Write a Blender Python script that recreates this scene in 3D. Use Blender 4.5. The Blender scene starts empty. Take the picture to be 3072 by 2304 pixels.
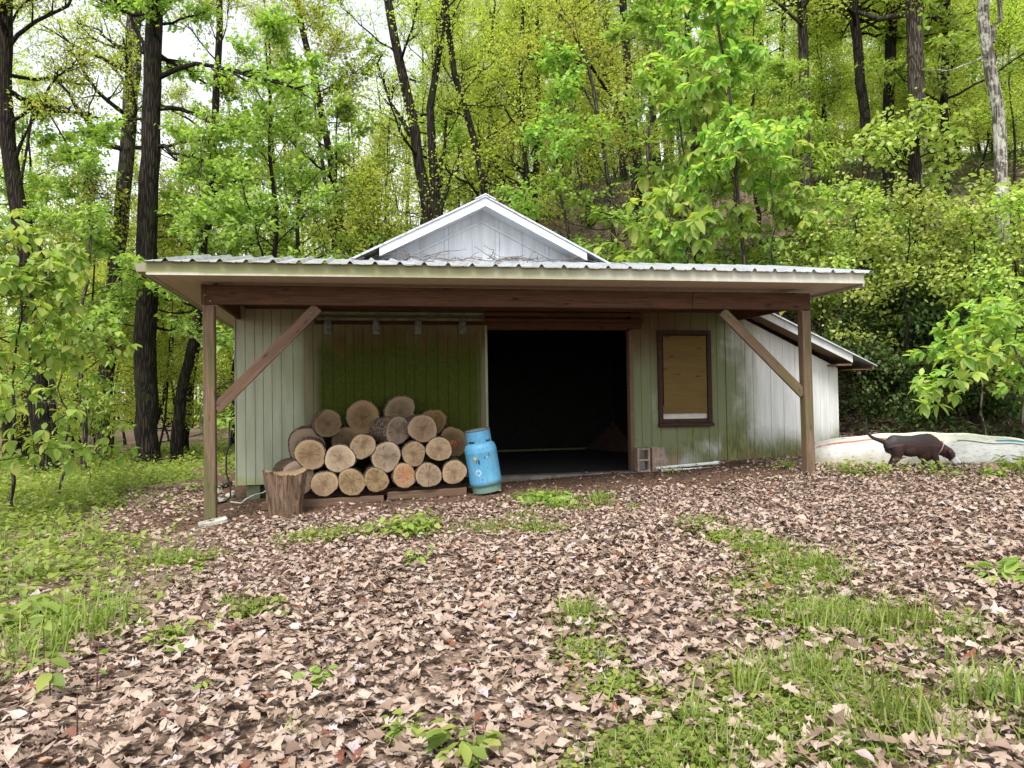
import bpy, bmesh, math, random
import numpy as np
from mathutils import Vector, Matrix

SC = bpy.context.scene
COL = SC.collection
rad = math.radians

# ------------------------------------------------------------------ camera, world, sun, exposure
F_PX, TH, PITCH, ROLL, EYE = 2235.0, rad(11.8), math.atan(48 / 2235.0), 0.016, 1.16
_f0 = np.array([math.sin(TH), math.cos(TH), 0.0]); _r0 = np.array([math.cos(TH), -math.sin(TH), 0.0]); _u0 = np.array([0, 0, 1.0])
_fw = _f0 * math.cos(PITCH) + _u0 * math.sin(PITCH)
_up = -_f0 * math.sin(PITCH) + _u0 * math.cos(PITCH)
_rt = _r0 * math.cos(ROLL) - _up * math.sin(ROLL)
_up = _r0 * math.sin(ROLL) + _up * math.cos(ROLL)
CAM = np.array([0.0, 0.0, EYE])
cd = bpy.data.cameras.new('camera'); cam = bpy.data.objects.new('camera', cd); COL.objects.link(cam)
cd.sensor_width = 36.0; cd.lens = 36.0 * F_PX / 3072.0; cd.clip_start = 0.05; cd.clip_end = 2000
m4 = Matrix.Identity(4)
for i in range(3):
    m4[i][0] = _rt[i]; m4[i][1] = _up[i]; m4[i][2] = -_fw[i]; m4[i][3] = CAM[i]
cam.matrix_world = m4
SC.camera = cam

SUN_EL, SUN_AZ = rad(58), rad(205)          # azimuth clockwise from +Y
W = bpy.data.worlds.new('World'); SC.world = W; W.use_nodes = True
wn = W.node_tree; wn.nodes.clear()
sky = wn.nodes.new('ShaderNodeTexSky'); sky.sky_type = 'NISHITA'; sky.sun_disc = False
sky.sun_elevation = SUN_EL; sky.sun_rotation = SUN_AZ; sky.air_density = 1.0; sky.dust_density = 1.5; sky.ozone_density = 0.6
hsv = wn.nodes.new('ShaderNodeHueSaturation'); hsv.inputs['Saturation'].default_value = 0.22      # a white overcast
bg = wn.nodes.new('ShaderNodeBackground'); bg.inputs['Strength'].default_value = 0.13
wo = wn.nodes.new('ShaderNodeOutputWorld')
wn.links.new(sky.outputs[0], hsv.inputs['Color']); wn.links.new(hsv.outputs[0], bg.inputs[0]); wn.links.new(bg.outputs[0], wo.inputs[0])
sl = bpy.data.lights.new('sun', 'SUN'); sl.energy = 1.5; sl.angle = rad(20); sl.color = (1.0, 0.96, 0.9)
sun = bpy.data.objects.new('sun', sl); COL.objects.link(sun)
_sd = Vector((math.sin(SUN_AZ) * math.cos(SUN_EL), math.cos(SUN_AZ) * math.cos(SUN_EL), math.sin(SUN_EL)))
sun.rotation_euler = _sd.to_track_quat('Z', 'Y').to_euler()
VS = SC.view_settings
SC.display_settings.display_device = 'sRGB'
VS.view_transform = 'Standard'; VS.look = 'None'; VS.gamma = 1.0; VS.exposure = 1.5; VS.use_curve_mapping = False
cy = SC.cycles
cy.max_bounces = 9; cy.diffuse_bounces = 7; cy.glossy_bounces = 2; cy.transmission_bounces = 6; cy.transparent_max_bounces = 4
cy.caustics_reflective = False; cy.caustics_refractive = False; cy.sample_clamp_indirect = 6.0
cy.use_denoising = True

# ------------------------------------------------------------------ small tools
def at(px, py, D):
    """The point the photograph shows at pixel (px, py), D metres ahead."""
    return CAM + (_fw + _rt * (px - 1536) / F_PX - _up * (py - 1152) / F_PX) * D
def on_y(px, py, Y):
    d = _fw + _rt * (px - 1536) / F_PX - _up * (py - 1152) / F_PX
    return CAM + d * (Y / d[1])

def sstep(a, b, t):
    t = np.clip((np.asarray(t, float) - a) / (b - a), 0, 1); return t * t * (3 - 2 * t)
def _h(i, j, s):
    n = np.sin(i * 127.1 + j * 311.7 + s * 74.7) * 43758.5453
    return n - np.floor(n)
def vnoise(x, y, s=0.0):
    xi, yi = np.floor(x), np.floor(y); xf, yf = x - xi, y - yi
    u, v = xf * xf * (3 - 2 * xf), yf * yf * (3 - 2 * yf)
    return (_h(xi, yi, s) * (1 - u) + _h(xi + 1, yi, s) * u) * (1 - v) + (_h(xi, yi + 1, s) * (1 - u) + _h(xi + 1, yi + 1, s) * u) * v
def gz(x, y):
    """Height of the terrain."""
    x = np.asarray(x, float); y = np.asarray(y, float)
    z = -0.42 + 0.0355 * np.clip(x, -6, 6.3) + 0.020 * np.clip(y, -8, 13)
    z = z - 0.05 * np.maximum(0, -3.0 - x) + 0.0009 * np.maximum(0, -14.0 - x) ** 1.5
    d = 0.82 * (y - 12.3) + 0.36 * (x - 8.3)
    h = np.log1p(np.exp(np.clip(d * 1.6, -30, 30))) / 1.6 * sstep(4.5, 9.5, x + 0.12 * (y - 12)) * 1.0
    h = 17 * (1 - np.exp(-h / 17))
    z = z + h
    z = z + 0.06 * np.exp(-((x - 8.3) ** 2 / 5 + (y - 9.7) ** 2 / 1.6))
    z = z + 0.10 * (vnoise(x * .35, y * .35, 1) - .5) * sstep(6, 11, np.hypot(x - 2, y - 6)) + 0.05 * (vnoise(x * 1.3, y * 1.3, 2) - .5)
    z = z + 0.5 * (vnoise(x * .12, y * .12, 3) - .5) * sstep(14, 26, y)
    z = z - .7 * sstep(-1.75, -1.3, x) * sstep(6.9, 6.4, x) * sstep(11.72, 12.2, y) * sstep(18.6, 17.6, y)
    return z
def ground_hit(px, py):
    d = _fw + _rt * (px - 1536) / F_PX - _up * (py - 1152) / F_PX
    t, pt = 1.5, 1.5
    while t < 160:
        p = CAM + d * t
        if p[2] < gz(p[0], p[1]):
            a, b = pt, t
            for _ in range(18):
                m = (a + b) / 2; p = CAM + d * m
                if p[2] < gz(p[0], p[1]): b = m
                else: a = m
            return CAM + d * b, b
        pt = t; t *= 1.02
    return CAM + d * 60, 60

def wmat(o):
    m = o.matrix_basis
    return wmat(o.parent) @ o.matrix_parent_inverse @ m if o.parent else m.copy()
def tag(o, label=None, cat=None, group=None, kind=None):
    if label: o['label'] = label
    if cat: o['category'] = cat
    if group: o['group'] = group
    if kind: o['kind'] = kind
    return o
def thing(name, loc, label, cat, group=None, rz=0.0):
    o = bpy.data.objects.new(name, None); COL.objects.link(o)
    o.location = tuple(float(v) for v in loc); o.rotation_euler = (0, 0, rz); o.empty_display_size = 0.2
    return tag(o, label, cat, group)
def link(name, me, mat=None, parent=None, matrix=None):
    o = bpy.data.objects.new(name, me); COL.objects.link(o)
    if mat is not None:
        for mm in (mat if isinstance(mat, (list, tuple)) else [mat]): me.materials.append(mm)
    if parent is not None:
        o.parent = parent
        o.matrix_parent_inverse = wmat(parent).inverted()
    if matrix is not None: o.matrix_basis = matrix
    return o
def link_local(name, me, mat, parent):
    """child whose mesh is already in the parent's own coordinates"""
    o = bpy.data.objects.new(name, me); COL.objects.link(o)
    if mat is not None and not me.materials: me.materials.append(mat)
    o.parent = parent
    return o

def np_mesh(name, V, Fc, smooth=False):
    me = bpy.data.meshes.new(name); V = np.asarray(V, np.float32); Fc = np.asarray(Fc, np.int32)
    n, k = Fc.shape
    me.vertices.add(len(V)); me.vertices.foreach_set('co', V.ravel())
    me.loops.add(n * k); me.loops.foreach_set('vertex_index', Fc.ravel())
    me.polygons.add(n); me.polygons.foreach_set('loop_start', np.arange(0, n * k, k, dtype=np.int32))
    if smooth: me.polygons.foreach_set('use_smooth', np.ones(n, bool))
    me.update(calc_edges=True)
    return me

class MB:
    """collects polygons for one mesh"""
    def __init__(s): s.v = []; s.f = []
    def add(s, vs, fs):
        b = len(s.v); s.v += [tuple(float(c) for c in v) for v in vs]; s.f += [tuple(b + i for i in f) for f in fs]; return s
    def box(s, x0, x1, y0, y1, z0, z1):
        return s.add([(x0, y0, z0), (x1, y0, z0), (x1, y1, z0), (x0, y1, z0), (x0, y0, z1), (x1, y0, z1), (x1, y1, z1), (x0, y1, z1)],
                     [(0, 3, 2, 1), (4, 5, 6, 7), (0, 1, 5, 4), (1, 2, 6, 5), (2, 3, 7, 6), (3, 0, 4, 7)])
    def prism(s, poly, y0, y1):
        """polygon in x,z pushed along y"""
        n = len(poly)
        vs = [(x, y0, z) for x, z in poly] + [(x, y1, z) for x, z in poly]
        fs = [tuple(range(n)), tuple(range(2 * n - 1, n - 1, -1))] + [(i, i + n, (i + 1) % n + n, (i + 1) % n) for i in range(n)]
        return s.add(vs, fs)
    def tube(s, pts, rs, k=8, cap=True):
        pts = [np.asarray(p, float) for p in pts]; n = len(pts)
        if not hasattr(rs, '__len__'): rs = [rs] * n
        ref = np.array([0.31, 0.2, 0.93]); vs = []
        for i in range(n):
            t = pts[min(i + 1, n - 1)] - pts[max(i - 1, 0)]; t = t / (np.linalg.norm(t) + 1e-9)
            a = np.cross(t, ref); na = np.linalg.norm(a)
            if na < .05: a = np.cross(t, [1, 0, 0]); na = np.linalg.norm(a)
            a = a / na; b = np.cross(t, a)
            for j in range(k):
                w = 2 * math.pi * j / k
                vs.append(pts[i] + (a * math.cos(w) + b * math.sin(w)) * rs[i])
        fs = [(i * k + j, i * k + (j + 1) % k, (i + 1) * k + (j + 1) % k, (i + 1) * k + j) for i in range(n - 1) for j in range(k)]
        if cap: fs += [tuple(range(k - 1, -1, -1)), tuple(range((n - 1) * k, n * k))]
        return s.add(vs, fs)
    def lathe(s, prof, k=32, c=(0, 0)):
        vs = [(c[0] + r * math.cos(2 * math.pi * j / k), c[1] + r * math.sin(2 * math.pi * j / k), z) for r, z in prof for j in range(k)]
        n = len(prof)
        fs = [(i * k + j, i * k + (j + 1) % k, (i + 1) * k + (j + 1) % k, (i + 1) * k + j) for i in range(n - 1) for j in range(k)]
        fs += [tuple(range(k - 1, -1, -1)), tuple(range((n - 1) * k, n * k))]
        return s.add(vs, fs)
    def ell(s, c, r, k=12, n=8, rot=None):
        vs = []
        for i in range(n + 1):
            a = math.pi * i / n
            for j in range(k):
                b = 2 * math.pi * j / k
                p = Vector((r[0] * math.sin(a) * math.cos(b), r[1] * math.sin(a) * math.sin(b), r[2] * math.cos(a)))
                if rot is not None: p = rot @ p
                vs.append((c[0] + p.x, c[1] + p.y, c[2] + p.z))
        fs = [(i * k + j, (i + 1) * k + j, (i + 1) * k + (j + 1) % k, i * k + (j + 1) % k) for i in range(n) for j in range(k)]
        return s.add(vs, fs)
    def mesh(s, name, bevel=0.0, smooth=False, segs=1):
        me = bpy.data.meshes.new(name); me.from_pydata(s.v, [], s.f)
        bm = bmesh.new(); bm.from_mesh(me)
        bmesh.ops.remove_doubles(bm, verts=bm.verts, dist=1e-5) if smooth else None
        if bevel > 0:
            es = [e for e in bm.edges if len(e.link_faces) == 2 and e.calc_face_angle(0) > rad(30)]
            bmesh.ops.bevel(bm, geom=es, offset=bevel, segments=segs, affect='EDGES', clamp_overlap=True)
        bmesh.ops.recalc_face_normals(bm, faces=bm.faces)
        bm.to_mesh(me); bm.free()
        if smooth:
            me.polygons.foreach_set('use_smooth', np.ones(len(me.polygons), bool))
        me.update(); return me
def part(name, mb, mat, parent, bevel=0.0, smooth=False):
    return link(name, mb.mesh(name, bevel, smooth), mat, parent)
def member(name, p0, p1, w, h, mat, parent, bevel=0.006, upv=(0, 0, 1), tilt=0.0):
    """a sawn timber from p0 to p1 (its own x axis runs along the grain); w across, h along upv"""
    p0, p1 = Vector([float(c) for c in p0]), Vector([float(c) for c in p1]); d = p1 - p0; L = d.length; x = d.normalized(); u = Vector(upv)
    y = u.cross(x).normalized(); z = x.cross(y)
    mb = MB(); mb.box(0, L, -w / 2, w / 2, -h / 2, h / 2)
    me = mb.mesh(name, bevel)
    m = Matrix(((x.x, y.x, z.x, p0.x), (x.y, y.y, z.y, p0.y), (x.z, y.z, z.z, p0.z), (0, 0, 0, 1)))
    return link(name, me, mat, parent, m)

# ------------------------------------------------------------------ materials
class NT:
    def __init__(s, name):
        s.m = bpy.data.materials.new(name); s.m.use_nodes = True; s.t = s.m.node_tree; s.t.nodes.clear()
        s.out = s.n('ShaderNodeOutputMaterial')
    def n(s, t, **kw):
        o = s.t.nodes.new(t)
        for k, v in kw.items(): setattr(o, k, v)
        return o
    def put(s, sock, v):
        if v is None: return
        if hasattr(v, 'is_output') or isinstance(v, bpy.types.NodeSocket): s.t.links.new(v, sock)
        elif isinstance(v, (tuple, list)) and len(v) == 3 and sock.type == 'RGBA': sock.default_value = (*v, 1)
        else: sock.default_value = v
    def co(s, which='Object'): return s.n('ShaderNodeTexCoord').outputs[which]
    def map(s, v, scale=(1, 1, 1), loc=(0, 0, 0), rot=(0, 0, 0)):
        o = s.n('ShaderNodeMapping'); s.put(o.inputs[0], v); o.inputs[1].default_value = loc; o.inputs[2].default_value = rot; o.inputs[3].default_value = scale
        return o.outputs[0]
    def noise(s, v, scale=5, detail=4, rough=.6, dist=0.0):
        o = s.n('ShaderNodeTexNoise'); s.put(o.inputs['Vector'], v); o.inputs['Scale'].default_value = scale; o.inputs['Detail'].default_value = detail
        o.inputs['Roughness'].default_value = rough; o.inputs['Distortion'].default_value = dist
        return o.outputs[0]
    def vor(s, v, scale=5, feature='F1', out='Distance', rnd=1.0):
        o = s.n('ShaderNodeTexVoronoi', feature=feature); s.put(o.inputs['Vector'], v); o.inputs['Scale'].default_value = scale; o.inputs['Randomness'].default_value = rnd
        return o.outputs[out]
    def ramp(s, v, stops, interp='LINEAR'):
        o = s.n('ShaderNodeValToRGB'); o.color_ramp.interpolation = interp; e = o.color_ramp.elements
        while len(e) < len(stops): e.new(0.5)
        for el, (p, c) in zip(e, stops):
            el.position = p; el.color = (*c, 1) if len(c) == 3 else c
        s.put(o.inputs[0], v); return o.outputs[0]
    def g(s, v, a, b):
        """0..1 ramp of v from a to b"""
        o = s.n('ShaderNodeMapRange', interpolation_type='SMOOTHSTEP'); s.put(o.inputs[0], v); o.inputs[1].default_value = a; o.inputs[2].default_value = b
        return o.outputs[0]
    def math(s, op, a, b=None, c=None):
        o = s.n('ShaderNodeMath', operation=op); s.put(o.inputs[0], a)
        if b is not None: s.put(o.inputs[1], b)
        if c is not None: s.put(o.inputs[2], c)
        return o.outputs[0]
    def mix(s, f, a, b, mode='MIX'):
        o = s.n('ShaderNodeMix', data_type='RGBA', blend_type=mode); s.put(o.inputs[0], f); s.put(o.inputs[6], a); s.put(o.inputs[7], b); return o.outputs[2]
    def sep(s, v):
        o = s.n('ShaderNodeSeparateXYZ'); s.put(o.inputs[0], v); return o.outputs
    def comb(s, x, y, z):
        o = s.n('ShaderNodeCombineXYZ'); s.put(o.inputs[0], x); s.put(o.inputs[1], y); s.put(o.inputs[2], z); return o.outputs[0]
    def bump(s, h, strength=.5, dist=.01, nrm=None):
        o = s.n('ShaderNodeBump'); s.put(o.inputs['Height'], h); o.inputs['Strength'].default_value = strength; o.inputs['Distance'].default_value = dist
        if nrm is not None: s.put(o.inputs['Normal'], nrm)
        return o.outputs[0]
    def prin(s, col, rough=.8, nrm=None, metal=0.0, spec=.3):
        o = s.n('ShaderNodeBsdfPrincipled'); s.put(o.inputs['Base Color'], col); s.put(o.inputs['Roughness'], rough); s.put(o.inputs['Metallic'], metal)
        o.inputs['Specular IOR Level'].default_value = spec
        if nrm is not None: s.put(o.inputs['Normal'], nrm)
        s.t.links.new(o.outputs[0], s.out.inputs[0]); return s.m

def mat_plain(name, col, rough=.8, var=.25, scale=8, metal=0.0, bump=.2):
    t = NT(name); c = t.co(); n = t.noise(c, scale, 5)
    cc = t.mix(t.g(n, .3, .7), tuple(v * (1 - var) for v in col), tuple(min(1, v * (1 + var)) for v in col))
    return t.prin(cc, rough, t.bump(t.noise(c, scale * 6, 3), bump, .004), metal)
def mat_wood(name, light, dark, stain=(.05, .06, .015), stain_amt=0.0, grain=1.0, rough=.85):
    t = NT(name); c = t.co(); r = t.n('ShaderNodeObjectInfo').outputs['Random']
    off = t.n('ShaderNodeVectorMath', operation='ADD'); t.put(off.inputs[0], c); t.put(off.inputs[1], t.comb(t.math('MULTIPLY', r, 31.0), t.math('MULTIPLY', r, 7.0), r)); c2 = off.outputs[0]
    g1 = t.noise(t.map(c2, (1.2, 26, 26)), 2.2, 6, .65, .4)
    g2 = t.noise(t.map(c2, (.5, 3, 3)), 2.0, 4, .6)
    kn = t.vor(t.map(c2, (2.2, 9, 9)), 1.0)
    col = t.mix(t.g(g1, .3, .72), dark, light)
    col = t.mix(t.math('MULTIPLY', t.g(g2, .35, .75), .55), col, tuple(v * .6 for v in light))
    col = t.mix(t.math('MULTIPLY', t.g(kn, .17, .05), .8), col, tuple(v * .3 for v in dark))
    if stain_amt > 0:
        col = t.mix(t.math('MULTIPLY', t.g(t.noise(t.map(c2, (.8, 6, 6)), 1.3, 4), .45, .62), stain_amt), col, stain)
    h = t.math('ADD', g1, t.math('MULTIPLY', t.g(kn, .2, .0), -.6))
    return t.prin(col, rough, t.bump(h, .35 * grain, .006), spec=.2)

def mat_leaf(name, cols, transl=.45, rough=.55, tcol=None, gain=1.5):
    """a leaf: every separate leaf of the mesh gets its own colour out of cols"""
    t = NT(name); isl = t.n('ShaderNodeNewGeometry').outputs['Random Per Island']
    stops = [(i / (len(cols) - 1), c) for i, c in enumerate(cols)]
    col = t.ramp(isl, stops)
    r = t.n('ShaderNodeObjectInfo').outputs['Random']
    h = t.n('ShaderNodeHueSaturation'); t.put(h.inputs['Color'], col)
    t.put(h.inputs['Hue'], t.math('MULTIPLY_ADD', r, .03, .485)); t.put(h.inputs['Value'], t.math('MULTIPLY_ADD', r, .35, .82))
    col = h.outputs[0]
    p = t.n('ShaderNodeBsdfPrincipled'); t.put(p.inputs['Base Color'], col); p.inputs['Roughness'].default_value = rough; p.inputs['Specular IOR Level'].default_value = .35
    tr = t.n('ShaderNodeBsdfTranslucent')
    t.put(tr.inputs[0], t.mix(1.0, col, tcol or (gain * .95, gain * 1.05, gain * .5), 'MULTIPLY'))
    mx = t.n('ShaderNodeMixShader'); mx.inputs[0].default_value = transl
    t.t.links.new(p.outputs[0], mx.inputs[1]); t.t.links.new(tr.outputs[0], mx.inputs[2]); t.t.links.new(mx.outputs[0], t.out.inputs[0])
    return t.m
def mat_bark(name, light, dark, scale=1.0, moss=None, lichen=None):
    t = NT(name); c = t.co()
    cc = t.map(c, (19 * scale, 19 * scale, 1.7 * scale))
    v = t.vor(cc, 1.0, 'DISTANCE_TO_EDGE'); n = t.noise(t.map(c, (22 * scale, 22 * scale, 5 * scale)), 1.6, 6, .7, .6); big = t.noise(c, .9, 4)
    h = t.math('MULTIPLY', t.g(v, .0, .28), t.math('MULTIPLY_ADD', n, .8, .4))
    col = t.mix(t.g(h, .12, .75), dark, light)
    col = t.mix(t.math('MULTIPLY', t.g(big, .5, .7), .5), col, tuple(q * .55 for q in light))
    if moss: col = t.mix(t.math('MULTIPLY', t.g(t.noise(c, 2.4, 5), .52, .66), .7), col, moss)
    if lichen: col = t.mix(t.g(t.noise(t.map(c, (1, 1, .8)), 5.5, 5, .7), .46, .56), col, lichen)
    return t.prin(col, .95, t.bump(h, .9, .035), spec=.15)
# ------------------------------------------------------------------ material set
M = {}
M['beam'] = mat_wood('old_beam_wood', (.115, .058, .032), (.045, .021, .012))
M['post'] = mat_wood('post_wood', (.215, .145, .095), (.09, .055, .035), (.085, .095, .03), .6)
M['rough'] = mat_wood('rough_board_wood', (.20, .125, .08), (.08, .048, .03))
M['trim_brown'] = mat_wood('window_trim_wood', (.06, .032, .022), (.03, .016, .011), grain=.6)
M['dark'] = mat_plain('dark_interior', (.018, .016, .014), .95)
M['slab'] = mat_plain('concrete', (.16, .14, .115), .95, .35, 3)

def mat_paint(name, base, kind):
    """old paint on vertical boards, with algae and water stains of their own"""
    t = NT(name); c = t.co(); x, y, z = t.sep(c)[:3]
    streak = t.noise(t.map(c, (9, 9, .8)), 1.0, 6, .65, .3); blot = t.noise(t.map(c, (1.1, 1.1, .8)), 1.3, 5, .6, .4); fine = t.noise(t.map(c, (30, 30, 4)), 1.2, 4, .7)
    speck = t.noise(c, 26, 3, .7)
    col = t.mix(t.g(streak, .3, .75), base, tuple(v * .78 for v in base))
    col = t.mix(t.math('MULTIPLY', t.g(fine, .55, .75), .35), col, tuple(v * .55 for v in base))
    green, dgreen, brown = (.095, .125, .025), (.028, .040, .002), (.10, .05, .018)
    if kind == 'left':
        f = t.math('MULTIPLY_ADD', t.g(x, -1.5, -.5), .35, t.math('MULTIPLY', blot, .55))
        col = t.mix(t.math('MULTIPLY', t.g(f, .25, .75), .55), col, green)
        f2 = t.math('ADD', t.g(z, .22, -.05), t.math('MULTIPLY_ADD', blot, 1.4, -.9))
        col = t.mix(t.math('MULTIPLY', t.g(f2, .1, .7), .55), col, (.26, .29, .07))
        col = t.mix(t.math('MULTIPLY', t.g(t.math('MULTIPLY_ADD', blot, .5, z), 2.3, 2.75), .55), col, (.2, .15, .10))
    elif kind == 'door':
        zz = t.math('MULTIPLY_ADD', streak, .55, t.math('MULTIPLY_ADD', blot, .7, z))
        gcol = t.mix(t.g(speck, .45, .7), dgreen, (.046, .058, .005))
        m = t.math('MULTIPLY', t.g(zz, 3.05, 2.45), t.g(t.math('MULTIPLY_ADD', streak, .25, x), -.62, -.35))
        m = t.math('MULTIPLY', m, t.g(t.math('MULTIPLY_ADD', streak, .2, x), 2.12, 1.93))
        col = t.mix(t.math('MULTIPLY', m, .93), t.mix(.25, col, green), gcol)
        bm = t.math('MULTIPLY', t.g(zz, 2.35, 2.85), t.g(streak, .3, .55))
        bm = t.math('MULTIPLY', bm, t.g(t.math('MULTIPLY_ADD', blot, .9, x), -.1, .25))
        bm = t.math('MULTIPLY', bm, t.g(t.math('MULTIPLY_ADD', streak, .7, z), 2.9, 2.4))
        col = t.mix(t.math('MULTIPLY', bm, .85), col, (.062, .032, .006))
    elif kind == 'right':
        f = t.math('MULTIPLY', t.g(x, 7.4, 5.9), t.math('MULTIPLY_ADD', blot, .9, t.math('MULTIPLY', streak, .35)))
        f = t.math('MULTIPLY', f, t.g(t.math('MULTIPLY_ADD', blot, .5, z), .15, .75))
        col = t.mix(t.math('MULTIPLY', t.g(f, .12, .60), .88), col, (.095, .115, .025))
        low = t.math('MULTIPLY', t.g(t.math('MULTIPLY_ADD', blot, -.9, z), .30, -.28), t.g(t.math('MULTIPLY_ADD', blot, .8, x), 5.3, 6.2))
        col = t.mix(t.math('MULTIPLY', low, .95), col, t.mix(t.g(fine, .4, .62), (.16, .17, .05), (.07, .075, .03)))
        col = t.mix(t.math('MULTIPLY', t.math('MULTIPLY', t.g(z, .32, .05), t.g(blot, .5, .62)), .7), col, (.24, .13, .06))
        bt = t.math('MULTIPLY', t.g(t.math('MULTIPLY_ADD', streak, -.9, z), 1.05, 1.75), t.g(x, 6.1, 5.0))
        col = t.mix(t.math('MULTIPLY', bt, .8), col, (.11, .062, .038))
    elif kind == 'gable':
        col = t.mix(t.math('MULTIPLY', t.g(blot, .45, .7), .18), col, (.35, .42, .40))
        col = t.mix(t.math('MULTIPLY', t.g(t.math('MULTIPLY_ADD', blot, .25, z), 3.62, 3.45), .35), col, (.42, .36, .34))
    elif kind == 'fascia':
        m = t.math('MULTIPLY', t.g(t.math('MULTIPLY_ADD', blot, 3.5, x), 8.2, 1.5), t.g(t.math('MULTIPLY_ADD', blot, .05, z), 2.675, 2.715))
        col = t.mix(t.math('MULTIPLY', m, .85), col, (.17, .175, .06))
    bmp = t.bump(t.math('ADD', streak, t.math('MULTIPLY', fine, .6)), .3, .004)
    return t.prin(col, .85, bmp, spec=.04 if kind == 'door' else .15)
M['pl'] = mat_paint('paint_left_boards', (.38, .40, .29), 'left')
M['pd'] = mat_paint('paint_sliding_door', (.20, .165, .12), 'door')
M['pr'] = mat_paint('paint_right_boards', (.66, .66, .65), 'right')
M['pg'] = mat_paint('paint_gable', (.72, .76, .79), 'gable')
M['pf'] = mat_paint('paint_fascia', (.52, .51, .43), 'fascia')
M['ps'] = mat_paint('paint_soffit', (.50, .40, .33), 'plain')
M['pt'] = mat_plain('track_paint', (.13, .15, .10), .6, .4, 5)
M['steel'] = mat_plain('hanger_steel', (.12, .13, .10), .5, .4, 20, .5)
def mat_roof():
    t = NT('galvanised_roof'); c = t.co(); x, y, z = t.sep(c)[:3]
    n = t.noise(t.map(c, (3, .6, 1)), 1.4, 6, .65); sp = t.noise(c, 9, 5, .7)
    col = t.mix(t.g(n, .35, .7), (.66, .69, .74), (.46, .47, .50))
    dirt = t.math('MULTIPLY', t.g(sp, .5, .64), t.g(t.math('MULTIPLY_ADD', n, 3.0, x), 6.0, 2.5))
    col = t.mix(t.math('MULTIPLY', dirt, .75), col, (.20, .16, .13))
    return t.prin(col, t.math('MULTIPLY_ADD', n, .3, .22), t.bump(sp, .08, .004), .55, .5)
M['roof'] = mat_roof()
M['board'] = mat_wood('window_board', (.150, .100, .034), (.115, .075, .022), grain=.25)
M['blind'] = mat_plain('blind', (.5, .48, .42), .8, .1)

# ------------------------------------------------------------------ the shed
WY = 11.66
shed = thing('shed', (2.3, WY, 0), 'weathered white shed with a low metal porch roof, black open doorway and small gable', 'shed')
def boards(mb, edges, z0, z1, y, th=.018, gap=.005, back=True):
    """vertical boards between the x edges; z0, z1 are numbers or functions of x"""
    f0 = z0 if callable(z0) else (lambda x: z0); f1 = z1 if callable(z1) else (lambda x: z1)
    rnd = random.Random(int(edges[0] * 1000) + len(edges))
    for a, b in zip(edges[:-1], edges[1:]):
        a2, b2 = a + gap / 2, b - gap / 2; dy = rnd.uniform(0, .003)
        c = .004
        vs = []
        for (xx, yy) in ((a2, y + th), (a2, y + c + dy), (a2 + c, y + dy), (b2 - c, y + dy), (b2, y + c + dy), (b2, y + th)):
            vs += [(xx, yy, f0(xx)), (xx, yy, f1(xx))]
        fs = [(2 * i, 2 * i + 2, 2 * i + 3, 2 * i + 1) for i in range(5)] + [(0, 1, 11, 10), (0, 10, 8, 6, 4, 2), (1, 3, 5, 7, 9, 11)]
        mb.add(vs, fs)
    if back:
        a, b = edges[0], edges[-1]
        mb.add([(a, y + th + .001, f0(a)), (b, y + th + .001, f0(b)), (b, y + th + .001, f1(b)), (a, y + th + .001, f1(a)),
                (a, y + th + .05, f0(a)), (b, y + th + .05, f0(b)), (b, y + th + .05, f1(b)), (a, y + th + .05, f1(a))],
               [(0, 1, 2, 3), (4, 7, 6, 5), (0, 4, 5, 1), (1, 5, 6, 2), (2, 6, 7, 3), (3, 7, 4, 0)])
def xs(a, b, w, seed=0, alt=None):
    n = max(1, round((b - a) / w)); r = random.Random(seed)
    e = [a + (b - a) * i / n for i in range(n + 1)]
    return [v if i in (0, n) else v + r.uniform(-.012, .012) for i, v in enumerate(e)]
# left part of the front
mb = MB(); boards(mb, [-1.75, -1.615, -1.48, -1.36, -1.235, -1.10, -.93, -.76, -.60, -.42, -.24, -.06, .12, .3, .5, .7, .9, 1.1, 1.3, 1.5, 1.7, 1.9, 2.015], -.04, 2.63, WY); mb.box(-1.768, -1.752, WY - .01, WY + .07, -.05, 2.62)
part('wall', mb, M['pl'], shed)
# right part with the window hole, and the lean-to front
WX0, WX1, WZ0, WZ1 = 4.96, 5.83, .73, 2.25
mb = MB()
lowr = lambda x: -.035 + .0 * x
boards(mb, xs(4.47, WX0, .16, 3), lowr, 2.63, WY); boards(mb, xs(WX0, WX1, .29, 4), lowr, WZ0, WY); boards(mb, xs(WX0, WX1, .29, 4), WZ1, 2.63, WY); boards(mb, xs(WX1, 6.15, .16, 5), lowr, 2.63, WY)
lean_z = lambda x: 2.66 - (x - 6.15) * .475
boards(mb, [6.162, 6.34, 6.52, 6.67, 7.0, 7.24, 7.47, 7.72, 7.95, 8.13, 8.31], lambda x: -.02 + .08 * max(0, x - 7.2), lean_z, WY + .012, gap=.004)
part('wall', mb, M['pr'], shed)
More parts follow.
